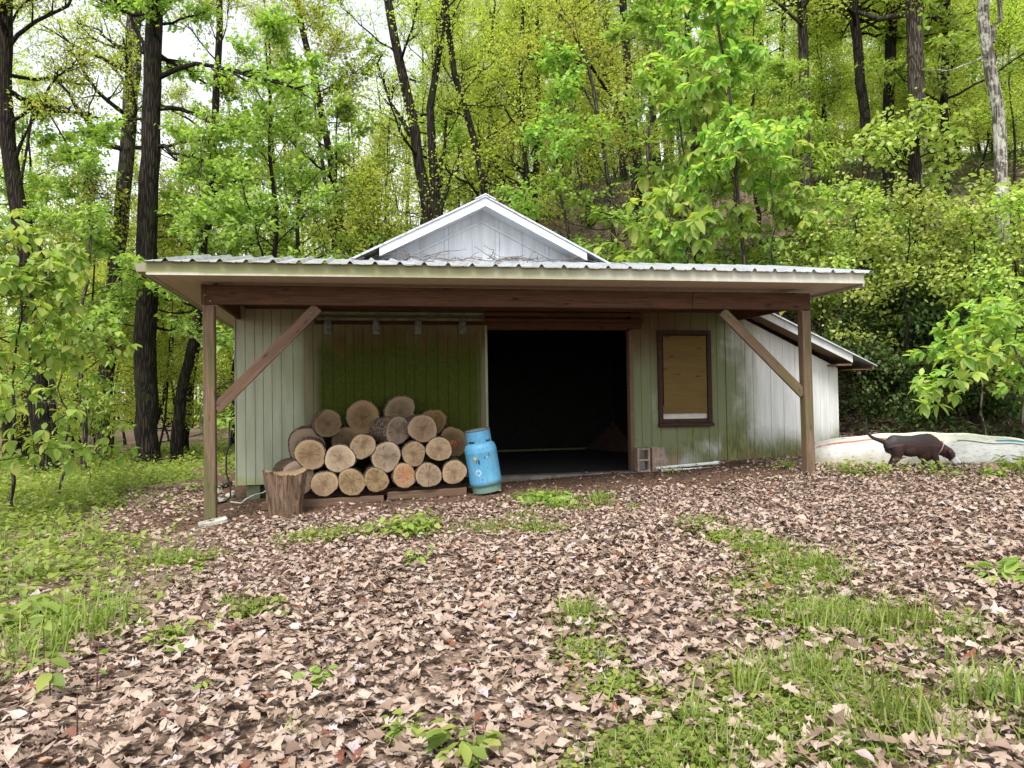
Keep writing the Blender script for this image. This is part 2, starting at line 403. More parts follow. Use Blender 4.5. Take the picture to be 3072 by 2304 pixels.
# side, back and inner walls (dark inside), floor slab, foundation
mb = MB(); mb.box(-1.75, -1.70, WY + .07, 17.2, -.04, 2.62); mb.box(-1.75, 8.31, 17.2, 17.26, -.04, 2.6); mb.box(8.26, 8.31, WY + .09, 17.2, .0, 1.62)
part('wall', mb, M['pl'], shed)
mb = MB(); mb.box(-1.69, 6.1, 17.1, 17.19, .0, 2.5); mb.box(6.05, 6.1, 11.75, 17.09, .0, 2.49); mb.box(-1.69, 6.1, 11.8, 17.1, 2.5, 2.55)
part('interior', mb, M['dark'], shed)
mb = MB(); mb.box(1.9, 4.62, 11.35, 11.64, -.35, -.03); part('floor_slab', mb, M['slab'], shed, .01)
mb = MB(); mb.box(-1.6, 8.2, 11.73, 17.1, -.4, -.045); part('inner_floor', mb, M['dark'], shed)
M['pier'] = mat_plain('mossy_block', (.10, .11, .06), .95, .4)
for x in (-1.62, .3, 1.4):
    mb = MB(); mb.box(x, x + .2, WY + .03, WY + .25, -.5, -.05); part('foundation_pier', mb, M['pier'], shed, .01)
# door: jambs, header, track, hanging door
mb = MB(); mb.box(4.46 - .055, 4.465, 11.6, 11.74, -.03, 2.28); part('door_jamb', mb, M['rough'], shed, .004)
mb = MB(); mb.box(2.03, 4.405, 11.67, 11.72, 2.285, 2.62); part('door_header', mb, M['beam'], shed)
mb = MB()
mb.box(-.62, 4.66, 11.60, 11.655, 2.50, 2.56); mb.box(-.62, 4.66, 11.585, 11.655, 2.405, 2.46); mb.box(-.60, 4.64, 11.632, 11.655, 2.30, 2.402)
tr = part('door_track', mb, M['beam'], shed, .006)
mb = MB(); mb.box(-.58, 1.98, 11.575, 11.583, 2.41, 2.455); mb.box(-.58, 1.98, 11.575, 11.598, 2.50, 2.545); part('track_rail', mb, M['pt'], tr, .003)
door = bpy.data.objects.new('sliding_door', None); COL.objects.link(door); door.location = (.63, 11.56, .05); door.parent = shed; door.matrix_parent_inverse = wmat(shed).inverted()
mb = MB(); boards(mb, [-.77, -.63, -.49, -.34, -.16, -.03, .1, .24, .42, .6, .74, .88, 1.06, 1.24, 1.4, 1.56, 1.74, 1.9, 2.02], .03, 2.345, 11.555, gap=.003); part('door_panel', mb, M['pd'], door)
mb = MB(); mb.box(1.985, 2.024, 11.538, 11.556, .03, 2.34); part('edge_trim', mb, M['pl'], door, .003)
for px in (983, 1128, 1254, 1388):
    p = on_y(px, 985, 11.53); mb = MB(); x = p[0]
    mb.box(x - .055, x + .055, 11.535, 11.553, 2.20, 2.40); mb.box(x - .03, x + .03, 11.525, 11.534, 2.24, 2.46)
    mb.tube([(x, 11.52, 2.27), (x, 11.54, 2.27)], .018, 8)
    part('hanger', mb, M['steel'], door, .004)
# window
win = bpy.data.objects.new('window', None); COL.objects.link(win); win.location = (5.39, 11.62, 1.5); win.parent = shed; win.matrix_parent_inverse = wmat(shed).inverted()
mb = MB(); y0, y1 = 11.612, 11.70
mb.box(WX0 - .045, WX0 + .03, y0, y1, WZ0, WZ1 + .03); mb.box(WX1 - .03, WX1 + .045, y0, y1, WZ0, WZ1 + .03); mb.box(WX0 + .031, WX1 - .031, y0, y1, WZ1 - .04, WZ1 + .03); mb.box(WX0 + .031, WX1 - .031, y0 + .02, y1, WZ0, WZ0 + .07)
part('window_frame', mb, M['trim_brown'], win, .005)
mb = MB(); mb.box(WX0 - .05, WX1 + .06, y0 - .03, y1, WZ0 - .06, WZ0 - .003); part('window_sill', mb, M['trim_brown'], win, .006)
mb = MB(); mb.box(WX0 + .05, WX1 - .045, 11.625, 11.64, WZ0 + .165, WZ1 - .055); part('window_board', mb, M['board'], win, .003)
mb = MB(); mb.box(WX0 + .031, WX1 - .031, 11.675, 11.69, WZ0 + .07, WZ0 + .3); part('window_pane', mb, M['blind'], win)
# gable
RX = 1.98; GS = .503
mb = MB(); ex = [-.1, .25, .62, 1.0, 1.38, 1.45, 1.83, 2.2, 2.27, 2.65, 3.02, 3.09, 3.45, 4.1]
for a, b in zip(ex[:-1], ex[1:]):
    mid = [a] + ([RX] if a < RX < b else []) + [b]
    for c, d in zip(mid[:-1], mid[1:]): boards(mb, [c, d], 3.0, lambda x: 4.27 - abs(x - RX) * GS, WY + .01, gap=.005 if len(mid) == 2 else 0)
part('gable_wall', mb, M['pg'], shed)
def slope_sheet(mb, x0, z0, x1, z1, ya, yb, th=.03): mb.prism([(x0, z0), (x1, z1), (x1, z1 - th), (x0, z0 - th)], ya, yb)
mb = MB(); ridge = 4.325
slope_sheet(mb, RX, ridge, -.20, ridge - 2.18 * GS, 11.24, 17.3); slope_sheet(mb, RX, ridge, 4.16, ridge - 2.18 * GS, 11.24, 17.3)
part('gable_roof', mb, M['roof'], shed)
mb = MB(); mb.prism([(RX, ridge + .022), (RX + .16, ridge + .022 - .16 * GS), (RX + .16, ridge + .005 - .16 * GS), (RX, ridge + .003), (RX - .16, ridge + .005 - .16 * GS), (RX - .16, ridge + .022 - .16 * GS)], 11.22, 17.3)
part('ridge_cap', mb, M['roof'], shed)
for s in (-1, 1):
    mb = MB(); e = 1.62
    mb.prism([(RX, ridge - .035), (RX + s * e, ridge - .035 - e * GS), (RX + s * e, ridge - .165 - e * GS), (RX, ridge - .165)], 11.26, 11.29)
    mb.prism([(RX, ridge - .14), (RX + s * e, ridge - .14 - e * GS), (RX + s * e, ridge - .168 - e * GS), (RX, ridge - .168)], 11.245, 11.2585)
    part('gable_fascia', mb, M['pg'], shed)
    mb = MB(); mb.prism([(RX, ridge - .12), (RX + s * e, ridge - .12 - e * GS), (RX + s * e, ridge - .14 - e * GS), (RX, ridge - .14)], 11.2905, WY + .008)
    part('gable_soffit', mb, M['pg'], shed)
    mb = MB(); mb.prism([(RX, ridge - .3), (RX + s * 1.5, ridge - .3 - 1.5 * GS), (RX + s * 1.5, ridge - .335 - 1.5 * GS), (RX, ridge - .335)], WY - .02, WY + .008)
    part('gable_trim', mb, M['pg'], shed)
# porch roof: ribbed sheet on a slope
PX0, PX1 = -2.33, 6.92
def roof_z(y, x=0): return 2.815 + (y - 9.02) * .21 + .004 * (x - 2)
mb = MB(); prof = []
rib = .293; x = PX0
while x < PX1 - .02:
    prof += [(x, 0), (x + rib * .30, .0), (x + rib * .36, .005), (x + rib * .42, 0), (x + rib * .62, 0), (x + rib * .72, .036), (x + rib * .80, .036), (x + rib * .90, 0)]
    x += rib
prof.append((PX1, 0))
ys = [9.02, 9.4, 10.3, 11.64]; rr = random.Random(4)
vs = []
for y in ys:
    for (xx, zz) in prof: vs.append((xx, y, roof_z(y, xx) + zz + (rr.uniform(-.004, .004) if y == 9.02 else 0)))
n = len(prof); fs = [(i * n + j, i * n + j + 1, (i + 1) * n + j + 1, (i + 1) * n + j) for i in range(len(ys) - 1) for j in range(n - 1)]
mb.add(vs, fs); me = mb.mesh('porch_roof'); pr_o = link('porch_roof', me, M['roof'], shed)
so = pr_o.modifiers.new('thick', 'SOLIDIFY'); so.thickness = .004
mb = MB()       # under the sheet: roof deck, closes the porch ceiling
mb.add([(PX0 + .03, 9.10, 2.665), (PX1 - .03, 9.10, 2.70), (PX1 - .03, WY, 2.70), (PX0 + .03, WY, 2.665), (PX0 + .03, 9.10, 2.685), (PX1 - .03, 9.10, 2.72), (PX1 - .03, WY, 2.72), (PX0 + .03, WY, 2.685)],
       [(0, 3, 2, 1), (4, 5, 6, 7), (0, 1, 5, 4), (1, 2, 6, 5), (2, 3, 7, 6), (3, 0, 4, 7)])
mb.box(PX0 + .03, PX0 + .3, WY + .0, 17.3, 2.665, 2.685); mb.box(PX0 + .3, -1.75, WY + .07, 17.3, 2.667, 2.685)
part('soffit', mb, M['ps'], shed)
# fascia along the front (slightly higher at its right end) with a bottom lip
def fz(x): return 2.656 + (x - PX0) / (PX1 - PX0) * .05 + .008 * math.sin((x - PX0) / (PX1 - PX0) * math.pi)
mb = MB(); xe = [PX0 + .025, -.1, 1.6, 1.602, 3.4, 4.3, 4.302, PX1 - .02]
for (yf, yb, a, b) in ((9.075, 9.098, .016, .142), (9.062, 9.098, -.012, .0155), (9.068, 9.0745, .13, .146)):
    for c, d in zip(xe[:-1], xe[1:]):
        mb.add([(c, yf, fz(c) + a), (d, yf, fz(d) + a), (d, yb, fz(d) + a), (c, yb, fz(c) + a), (c, yf, fz(c) + b), (d, yf, fz(d) + b), (d, yb, fz(d) + b), (c, yb, fz(c) + b)],
               [(0, 3, 2, 1), (4, 5, 6, 7), (0, 1, 5, 4), (2, 3, 7, 6)] + ([(3, 0, 4, 7)] if c == xe[0] else []) + ([(1, 2, 6, 5)] if d == xe[-1] else []))
part('fascia', mb, M['pf'], shed)
for xa, xb in ((PX0, PX0 + .022), (PX1 - .018, PX1 + .004)):      # rake boards at both ends
    mb = MB(); mb.add([(xa, 9.1, 2.655), (xb, 9.1, 2.655), (xb, WY, 2.66), (xa, WY, 2.66), (xa, 9.1, 2.80), (xb, 9.1, 2.80), (xb, WY, 3.34), (xa, WY, 3.34)],
           [(0, 3, 2, 1), (4, 5, 6, 7), (0, 1, 5, 4), (1, 2, 6, 5), (2, 3, 7, 6), (3, 0, 4, 7)])
    part('rake_board', mb, M['pf'], shed)
mb = MB(); g0, g1 = -2.47, PX0 - .004       # left eave gutter: an open trough
mb.prism([(g1, 2.80), (g0, 2.80), (g0 - .012, 2.79), (g0 + .015, 2.70), (g1, 2.70), (g1, 2.712), (g0 + .025, 2.712), (g0 + .004, 2.788), (g1 - .012, 2.788)], 9.22, 17.4)
mb.box(g0 + .012, g1 - .002, 9.205, 9.2195, 2.702, 2.797)
part('gutter', mb, M['pl'], shed)
# shallow side roofs and the lean-to roof
mb = MB(); slope_sheet(mb, .3, 3.30, PX0 - .03, 2.81, 11.645, 17.35); part('side_roof', mb, M['roof'], shed)
mb = MB(); slope_sheet(mb, 3.6, 3.32, 6.15, 2.93, 11.645, 17.35); part('side_roof', mb, M['roof'], shed)
mb = MB(); slope_sheet(mb, 6.0, 2.935, 8.80, 1.66, 11.28, 17.3, .022); part('lean_to_roof', mb, M['roof'], shed)
mb = MB(); lz = lambda x: 2.935 - (x - 6.0) * .4554
mb.prism([(6.15, lz(6.15) - .025), (8.36, lz(8.36) - .025), (8.36, lz(8.36) - .15), (6.15, lz(6.15) - .15)], 11.33, 11.352)
part('lean_to_fascia', mb, M['pg'], shed)
mb = MB(); mb.prism([(6.16, lz(6.16) - .13), (8.35, lz(8.35) - .13), (8.35, lz(8.35) - .15), (6.16, lz(6.16) - .15)], 11.353, WY + .01)
mb.prism([(8.34, lz(8.34) - .03), (8.36, lz(8.36) - .03), (8.36, 1.66), (8.08, 1.66), (8.08, 1.69), (8.34, 1.69)], 11.3525, 11.64)
part('lean_to_soffit', mb, M['rough'], shed)
mb = MB(); mb.prism([(8.72, lz(8.72) - .028), (8.75, lz(8.75) - .028), (8.75, 1.585), (8.72, 1.585)], 11.3, 17.2); mb.prism([(8.37, 1.60), (8.719, 1.60), (8.719, 1.585), (8.37, 1.585)], 11.34, 17.2)
part('eave_board', mb, M['rough'], shed)
# porch timbers
member('front_beam', (-1.85, 9.70, 2.515), (4.62, 9.70, 2.515), .08, .24, M['beam'], shed)
member('front_beam', (4.624, 9.698, 2.517), (6.46, 9.698, 2.517), .08, .24, M['beam'], shed)
member('side_beam', (-1.70, 9.745, 2.54), (-1.70, WY - .004, 2.54), .05, .235, M['beam'], shed)
member('side_beam', (6.26, 9.745, 2.54), (6.22, WY - .004, 2.54), .05, .235, M['beam'], shed)
member('rafter_ledger', (-1.6, WY - .025, 2.62), (6.1, WY - .025, 2.62), .04, .075, M['beam'], shed)
pl_ = member('porch_post', (-1.765, 9.735, -.36), (-1.765, 9.735, 2.385), .135, .135, M['post'], shed, .008, (0, 1, 0))
member('porch_post', (6.415, 9.735, -.2), (6.395, 9.735, 2.39), .135, .135, M['post'], shed, .008, (0, 1, 0))
member('post_plate', (-1.82, 9.655, 2.39), (-1.82, 9.655, 2.64), .012, .05, M['beam'], shed, .002, (1, 0, 0))
member('brace', (-1.70, 9.73, 1.10), (-.47, 9.73, 2.375), .045, .14, M['rough'], shed, .006, (0, 0, 1))
member('brace', (6.35, 9.73, 1.18), (5.10, 9.73, 2.37), .045, .14, M['post'], shed, .006, (0, 0, 1))
for x, y, z in ((-1.66, 9.70, 1.17), (-.56, 9.70, 2.3), (6.28, 9.70, 1.25), (5.2, 9.70, 2.3), (-1.80, 9.66, 2.5), (-1.74, 9.655, 2.43), (6.43, 9.65, 2.52)):
    mb = MB(); mb.tube([(x, y - .012, z), (x, y + .02, z)], .011, 6); part('bolt', mb, M['steel'], shed)
# ------------------------------------------------------------------ terrain
def axis(lo, hi, c0, c1, d0, growth):
    a = [c0]
    while a[-1] < c1: a.append(a[-1] + d0)
    d = d0
    while a[-1] < hi: d *= growth; a.append(a[-1] + d)
    d = d0
    while a[0] > lo: d *= growth; a.insert(0, a[0] - d)
    return np.array(a)
gx = axis(-160, 160, -6, 11, .16, 1.09); gy = axis(-40, 200, 1, 13, .16, 1.09)
X, Y = np.meshgrid(gx, gy); Z = gz(X, Y)
V = np.stack([X.ravel(), Y.ravel(), Z.ravel()], 1); nx, ny = len(gx), len(gy)
idx = np.arange(nx * ny).reshape(ny, nx)
Fq = np.stack([idx[:-1, :-1].ravel(), idx[:-1, 1:].ravel(), idx[1:, 1:].ravel(), idx[1:, :-1].ravel()], 1)
def mat_ground():
    t = NT('forest_soil'); c = t.co(); x, y, z = t.sep(c)[:3]
    n = t.noise(c, 1.1, 3, .65); f = t.noise(c, 14, 3, .7)
    fl = t.noise(c, 34, 4, .75)
    lit = t.mix(t.g(fl, .35, .68), (.09, .06, .044), (.27, .195, .145))  # litter tone for the gaps, leaf shadow included in its darker end
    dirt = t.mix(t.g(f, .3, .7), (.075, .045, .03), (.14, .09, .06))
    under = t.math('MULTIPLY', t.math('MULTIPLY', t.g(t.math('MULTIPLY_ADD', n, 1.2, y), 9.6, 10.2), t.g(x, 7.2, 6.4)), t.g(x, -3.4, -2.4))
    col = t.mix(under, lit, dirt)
    return t.prin(col, 1.0, t.bump(f, .8, .03), spec=.1)
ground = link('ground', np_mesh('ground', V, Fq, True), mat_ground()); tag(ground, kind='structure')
# ------------------------------------------------------------------ firewood logs
def mat_cut(name, light, dark, heart=None):
    t = NT(name); c = t.co(); r = t.n('ShaderNodeObjectInfo').outputs['Random']; x, y, z = t.sep(c)[:3]
    d = t.math('SQRT', t.math('ADD', t.math('MULTIPLY', x, x), t.math('MULTIPLY', z, z)))
    wob = t.noise(t.map(c, (1, .2, 1)), 9, 3)
    ring = t.math('SINE', t.math('MULTIPLY', t.math('MULTIPLY_ADD', wob, .03, d), 420))
    nrm = t.n('ShaderNodeVectorMath', operation='NORMALIZE'); t.put(nrm.inputs[0], t.comb(x, 0.0, z))
    off = t.n('ShaderNodeVectorMath', operation='ADD'); t.put(off.inputs[0], nrm.outputs[0]); t.put(off.inputs[1], t.comb(t.math('MULTIPLY', r, 40.0), 0.0, t.math('MULTIPLY', d, 1.2)))
    cr = t.math('ABSOLUTE', t.math('SUBTRACT', t.noise(off.outputs[0], 2.6, 2, .6), .5))
    crack = t.math('MULTIPLY', t.g(cr, .016, .004), t.math('MULTIPLY', t.g(d, .015, .04), t.g(t.math('MULTIPLY_ADD', r, .07, d), .19, .12)))
    big = t.noise(c, 6, 4, .65); fine = t.noise(c, 60, 4, .75)
    col = t.mix(t.g(ring, -1, 1), light, tuple(v * .88 for v in light))
    col = t.mix(t.math('MULTIPLY', t.g(big, .36, .66), .8), col, dark)
    col = t.mix(t.math('MULTIPLY', t.g(fine, .5, .75), .4), col, tuple(v * .45 for v in light))
    ho = t.math('MULTIPLY', t.g(t.math('MULTIPLY_ADD', big, .12, d), .13, .06), .75)
    col = t.mix(ho, col, heart or tuple(v * .55 for v in dark))
    col = t.mix(t.g(d, .13, .2), col, tuple(min(1, v * 1.12) for v in light))
    col = t.mix(t.math('MULTIPLY', crack, .75), col, (.05, .033, .022))
    hv = t.n('ShaderNodeHueSaturation'); t.put(hv.inputs['Color'], col); t.put(hv.inputs['Value'], t.math('MULTIPLY_ADD', r, .3, .9)); t.put(hv.inputs['Saturation'], t.math('MULTIPLY_ADD', t.math('FRACT', t.math('MULTIPLY', r, 7.3)), .3, .8)); col = hv.outputs[0]
    h = t.math('SUBTRACT', t.math('MULTIPLY_ADD', fine, .6, t.math('MULTIPLY', ring, .1)), t.math('MULTIPLY', crack, 2.0))
    return t.prin(col, .95, t.bump(h, .5, .006), spec=.1)
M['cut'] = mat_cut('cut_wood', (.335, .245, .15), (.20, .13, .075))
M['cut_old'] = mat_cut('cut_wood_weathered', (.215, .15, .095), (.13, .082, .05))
M['cut_brown'] = mat_cut('cut_wood_shadowed', (.165, .108, .048), (.10, .062, .026))  # cut wood of the back logs, their shade mixed into a browner colour
M['cut_orange'] = mat_cut('cut_wood_orange_heart', (.34, .24, .15), (.33, .15, .075), (.36, .13, .06))
M['bark'] = mat_bark('log_bark', (.27, .20, .145), (.075, .05, .035), 1.9)
def log_meshes(R, L, seed):
    r = np.random.RandomState(seed); k, n = 44, 11
    th = np.linspace(0, 2 * np.pi, k, endpoint=False)
    out = 1 + .05 * np.sin(2 * th + r.rand() * 6) + .03 * np.sin(3 * th + r.rand() * 6) + .015 * np.sin(5 * th + r.rand() * 6)
    out -= .10 * np.exp(-((th - r.rand() * 6.28 + np.pi) % (2 * np.pi) - np.pi) ** 2 / .03) * r.rand()
    mb = MB(); vs = []
    for i in range(n):
        y = L * i / (n - 1); jit = 1 + (r.rand(k) - .5) * .055 + .02 * np.sin(6 * y / L + th)
        rr = R * out * jit
        vs += [(a * math.cos(t), y if 0 < i < n - 1 else y + (r.rand() - .5) * .006, a * math.sin(t)) for a, t in zip(rr, th)]
    fs = [(i * k + j, i * k + (j + 1) % k, (i + 1) * k + (j + 1) % k, (i + 1) * k + j) for i in range(n - 1) for j in range(k)]
    b = len(vs); vs += [(R * o * .935 * (1 + (r.rand() - .5) * .03) * math.cos(t), .004, R * o * .935 * math.sin(t)) for o, t in zip(out, th)]
    fs += [(j, b + j, b + (j + 1) % k, (j + 1) % k) for j in range(k)]
    b2 = len(vs); vs.append((0, L - .01, 0)); fs += [((n - 1) * k + j, (n - 1) * k + (j + 1) % k, b2) for j in range(k)]
    bark = MB().add(vs, fs).mesh('bark', 0, True)
    vs = [(0, -.004, 0)]; fs = []
    for q, f in enumerate((.25, .5, .75, .95)):
        vs += [(R * o * f * math.cos(t), -.004 + (r.rand() - .5) * .003 + (.006 if f > .9 else 0), R * o * f * math.sin(t)) for o, t in zip(out, th)]
    fs += [(0, 1 + (j + 1) % k, 1 + j) for j in range(k)]
    for q in range(3): fs += [(1 + q * k + j, 1 + q * k + (j + 1) % k, 1 + (q + 1) * k + (j + 1) % k, 1 + (q + 1) * k + j) for j in range(k)]
    face = MB().add(vs, fs).mesh('cut_face', 0, False)
    return bark, face
LOGS = [  # x, y of the cut end, z, radius, length, yaw, cut, label
 (-.436, 10.35, .074, .166, .5, 2, 'cut', 'pale cut log in the bottom row, first one right of the upright stump'),
 (-.08, 10.35, .084, .172, .5, -2, 'cut', 'cut log in the bottom row, second right of the stump, with a small notch below'),
 (.249, 10.34, .103, .157, .5, 1, 'cut', 'cut log in the bottom row between the second log and the orange-hearted one'),
 (.631, 10.35, .145, .157, .5, 7, 'cut_orange', 'log with an orange heart on its cut end, in the bottom row'),
 (.962, 10.34, .141, .166, .5, 3, 'cut', 'cut log with a ragged lower edge, right of the orange-hearted one in the bottom row'),
 (1.321, 10.35, .169, .160, .5, -3, 'cut', 'last cut log of the bottom row, touching the blue gas cylinder'),
 (-.617, 10.38, .472, .192, .45, 2, 'cut', 'large pale log above the stump with a dark split heart, leftmost in the second row'),
 (-.232, 10.38, .404, .186, .45, -4, 'cut', 'cut log with an off-centre dark heart, second in the second row'),
 (.074, 10.38, .560, .162, .45, 0, 'cut', 'small round log with clear star-shaped cracks, raised in the second row'),
 (.388, 10.38, .409, .192, .45, -2, 'cut', 'large cut log below the tilted log, in the middle of the second row'),
 (.766, 10.38, .437, .158, .45, 2, 'cut', 'small yellowish cut log, second from the right in the second row'),
 (1.116, 10.38, .492, .164, .45, -3, 'cut', 'pale cut log at the right end of the second row, left of the red-marked log'),
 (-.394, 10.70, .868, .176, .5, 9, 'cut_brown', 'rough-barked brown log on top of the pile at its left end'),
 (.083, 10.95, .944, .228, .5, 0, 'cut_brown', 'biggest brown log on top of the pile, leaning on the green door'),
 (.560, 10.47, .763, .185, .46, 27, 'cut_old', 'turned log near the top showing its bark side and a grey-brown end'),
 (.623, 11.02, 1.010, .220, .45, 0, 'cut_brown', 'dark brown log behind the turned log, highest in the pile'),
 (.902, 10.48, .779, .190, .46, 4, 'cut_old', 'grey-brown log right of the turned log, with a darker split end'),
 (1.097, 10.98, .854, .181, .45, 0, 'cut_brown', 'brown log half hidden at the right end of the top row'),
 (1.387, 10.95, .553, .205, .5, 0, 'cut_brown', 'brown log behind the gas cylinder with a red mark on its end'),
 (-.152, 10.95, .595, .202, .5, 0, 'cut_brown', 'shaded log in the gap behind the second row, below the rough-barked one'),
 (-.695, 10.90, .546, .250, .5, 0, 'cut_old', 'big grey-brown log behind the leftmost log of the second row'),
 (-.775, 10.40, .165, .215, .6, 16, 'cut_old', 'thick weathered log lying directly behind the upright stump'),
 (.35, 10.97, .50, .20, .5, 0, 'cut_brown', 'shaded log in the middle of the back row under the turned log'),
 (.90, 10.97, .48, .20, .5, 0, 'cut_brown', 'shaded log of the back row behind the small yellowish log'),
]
for i, (x, y, z, R, L, yaw, cut, lab) in enumerate(LOGS):
    b, f = log_meshes(R * 1.08, L, 11 + i)
    o = thing('log', (x, y, z), lab, 'log', 'logs piled in front of the sliding door', rad(yaw))
    o.rotation_euler = (rad(random.Random(i).uniform(-2, 2)), rad(i * 67 % 360), rad(yaw)); o.rotation_mode = 'YXZ'
    link_local('bark', b, M['bark'], o); link_local('cut_face', f, M[cut], o)
mb = MB(); mb.lathe([(.001, -.004), (.055, -.004), (.056, 0), (.001, .002)], 14)
red = mb.mesh('red_mark'); o = link('red_mark', red, mat_plain('red_paint', (.30, .09, .04), .9, .4, 12), None); p = [q for q in bpy.data.objects if q.name.startswith('log') and abs(q.location.x - 1.387) < 1e-3][0]
o.parent = p; o.rotation_euler = (rad(90), 0, 0); o.location = (.02, -.006, .01)
# timbers under the pile
for i, (x0, x1, y, z, lab) in enumerate(((-1.25, .35, 10.42, -.16, 'old squared timber lying under the left half of the log pile'), (.40, 1.50, 10.44, -.095, 'squared timber under the right half of the log pile, by the gas cylinder'), (-1.1, 1.5, 10.98, -.12, 'hidden squared timber under the back row of logs'))):
    o = member('skid_timber', (x0, y, z - .04), (x1, y, z - .03 + (x1 - x0) * .012), .1, .11, M['rough'], None); tag(o, lab, 'timber', 'timbers under the log pile')
# the upright stump
def stump():
    r = np.random.RandomState(5); k, n = 56, 12; th = np.linspace(0, 2 * np.pi, k, endpoint=False)
    ridge = np.zeros(k)
    for a, w, h in ((-2.35, .10, .16), (-.75, .10, .17), (-2.7, .2, .10), (-.4, .2, .10), (1.2, .5, .05), (2.4, .4, .06)):
        ridge += h * np.exp(-(((th - a + np.pi) % (2 * np.pi) - np.pi) / w) ** 2)
    flat = -.13 * np.exp(-(((th + np.pi / 2 + np.pi) % (2 * np.pi) - np.pi) / .55) ** 2)
    vs = []
    for i in range(n):
        f = i / (n - 1); R = .155 + .05 * f ** 1.2
        rr = R * (1 + ridge * (.7 + .6 * f) + flat + (r.rand(k) - .5) * .05)
        top = .03 * np.sin(th * 2 + 1) + .025 * (r.rand(k) - .5) if i == n - 1 else np.zeros(k)
        vs += [(a * math.cos(t) + .0 * f, a * math.sin(t), .50 * f - .05 + q) for a, t, q in zip(rr, th, top)]
    fs = [(i * k + j, i * k + (j + 1) % k, (i + 1) * k + (j + 1) % k, (i + 1) * k + j) for i in range(n - 1) for j in range(k)]
    bark = MB().add(vs, fs).mesh('bark', 0, True)
    rim = vs[(n - 1) * k:]; v2 = [(x * .99, y * .99, z - .006) for x, y, z in rim] + [(x * .5, y * .5, .44) for x, y, z in rim] + [(0, 0, .44)]
    f2 = [(j, (j + 1) % k, k + (j + 1) % k, k + j) for j in range(k)] + [(k + j, k + (j + 1) % k, 2 * k) for j in range(k)]
    return bark, MB().add(v2, f2).mesh('top_face')
o = thing('tree_stump', (-.905, 9.98, float(gz(-.9, 9.98))), 'upright ragged chopping stump with deep bark ridges in front of the log pile', 'stump')
t = NT('stump_wood'); c = t.co(); gn = t.noise(t.map(c, (16, 16, 1.6)), 1.7, 6, .7, .5); gb = t.noise(c, 5, 4)
cc = t.mix(t.g(gn, .32, .7), (.06, .038, .026), (.24, .165, .11)); cc = t.mix(t.math('MULTIPLY', t.g(gb, .5, .7), .5), cc, (.17, .11, .075)); M['stumpw'] = t.prin(cc, .95, t.bump(gn, 1.0, .03), spec=.1)
o.scale = (1.28, 1.18, 1.22); b, f = stump(); link_local('bark', b, M['stumpw'], o); link_local('top_face', f, M['cut_old'], o)

# ------------------------------------------------------------------ blue gas cylinder
t = NT('blue_paint'); c = t.co(); n1 = t.noise(t.map(c, (6, 6, 2)), 2.0, 5, .65); n2 = t.noise(c, 28, 4, .7); x, y, z = t.sep(c)[:3]
cc = t.mix(t.g(n1, .3, .7), (.065, .26, .44), (.11, .33, .50)); cc = t.mix(t.math('MULTIPLY', t.g(n2, .52, .7), .45), cc, (.17, .28, .34))
cc = t.mix(t.math('MULTIPLY', t.g(t.math('MULTIPLY_ADD', n1, -.14, z), .10, .0), .8), cc, (.14, .20, .10))
cc = t.mix(t.math('MULTIPLY', t.g(t.noise(t.map(c, (30, 30, 9)), 1.0, 3, .6), .63, .68), .8), cc, (.09, .05, .03))
M['blue'] = t.prin(cc, .45, t.bump(n2, .15, .003), spec=.4)
M['rust'] = mat_plain('rusty_steel', (.20, .10, .035), .8, .4, 30, .3)
M['blueblack'] = mat_plain('slot_dark', (.01, .02, .03), .9)
tank = thing('gas_cylinder', (1.795, 10.42, -.115), 'scuffed light blue gas cylinder leaning left beside the log pile', 'gas cylinder')
tank.rotation_euler = (rad(2), rad(-9.0), 0)
prof = [(.10, .075), (.19, .078), (.222, .10), (.229, .14), (.229, .17), (.227, .18), (.227, .56), (.229, .57), (.227, .58), (.222, .62), (.205, .665), (.17, .695), (.10, .712), (.03, .715)]
link_local('body', MB().lathe(prof, 48).mesh('body', 0, True), M['blue'], tank)
link_local('foot_ring', MB().lathe([(.195, .0), (.205, .0), (.205, .10), (.195, .10), (.194, .05)], 40).mesh('foot_ring', 0, False), M['blue'], tank)
# collar with slots: a ring of panels
mb = MB(); k = 60; r0, r1 = .168, .176
for j in range(k):
    a0, a1 = 2 * math.pi * j / k, 2 * math.pi * (j + 1) / k
    slot = (j % 15) in (4, 5, 6, 7, 8, 9)
    z0 = .735 if slot else .675; z1 = .868
    q = [(r * math.cos(a), r * math.sin(a), z) for r in (r0, r1) for a in (a0, a1) for z in (z0, z1)]
    mb.add(q, [(0, 1, 3, 2), (4, 6, 7, 5), (0, 4, 5, 1), (2, 3, 7, 6), (0, 2, 6, 4), (1, 5, 7, 3)])
link_local('collar', mb.mesh('collar', 0, False), M['blue'], tank)
mb = MB(); mb.tube([(.175 * math.cos(a), .175 * math.sin(a), .872) for a in np.linspace(0, 2 * math.pi, 40)], .008, 6); link_local('collar_rim', mb.mesh('collar_rim', 0, True), M['rust'], tank)
mb = MB(); mb.lathe([(.03, .70), (.03, .76), (.018, .765), (.018, .80), (.04, .80), (.045, .815), (.04, .83)], 16); link_local('valve', mb.mesh('valve', 0, False), mat_plain('brass', (.35, .25, .10), .4, .2, 10, .8), tank)
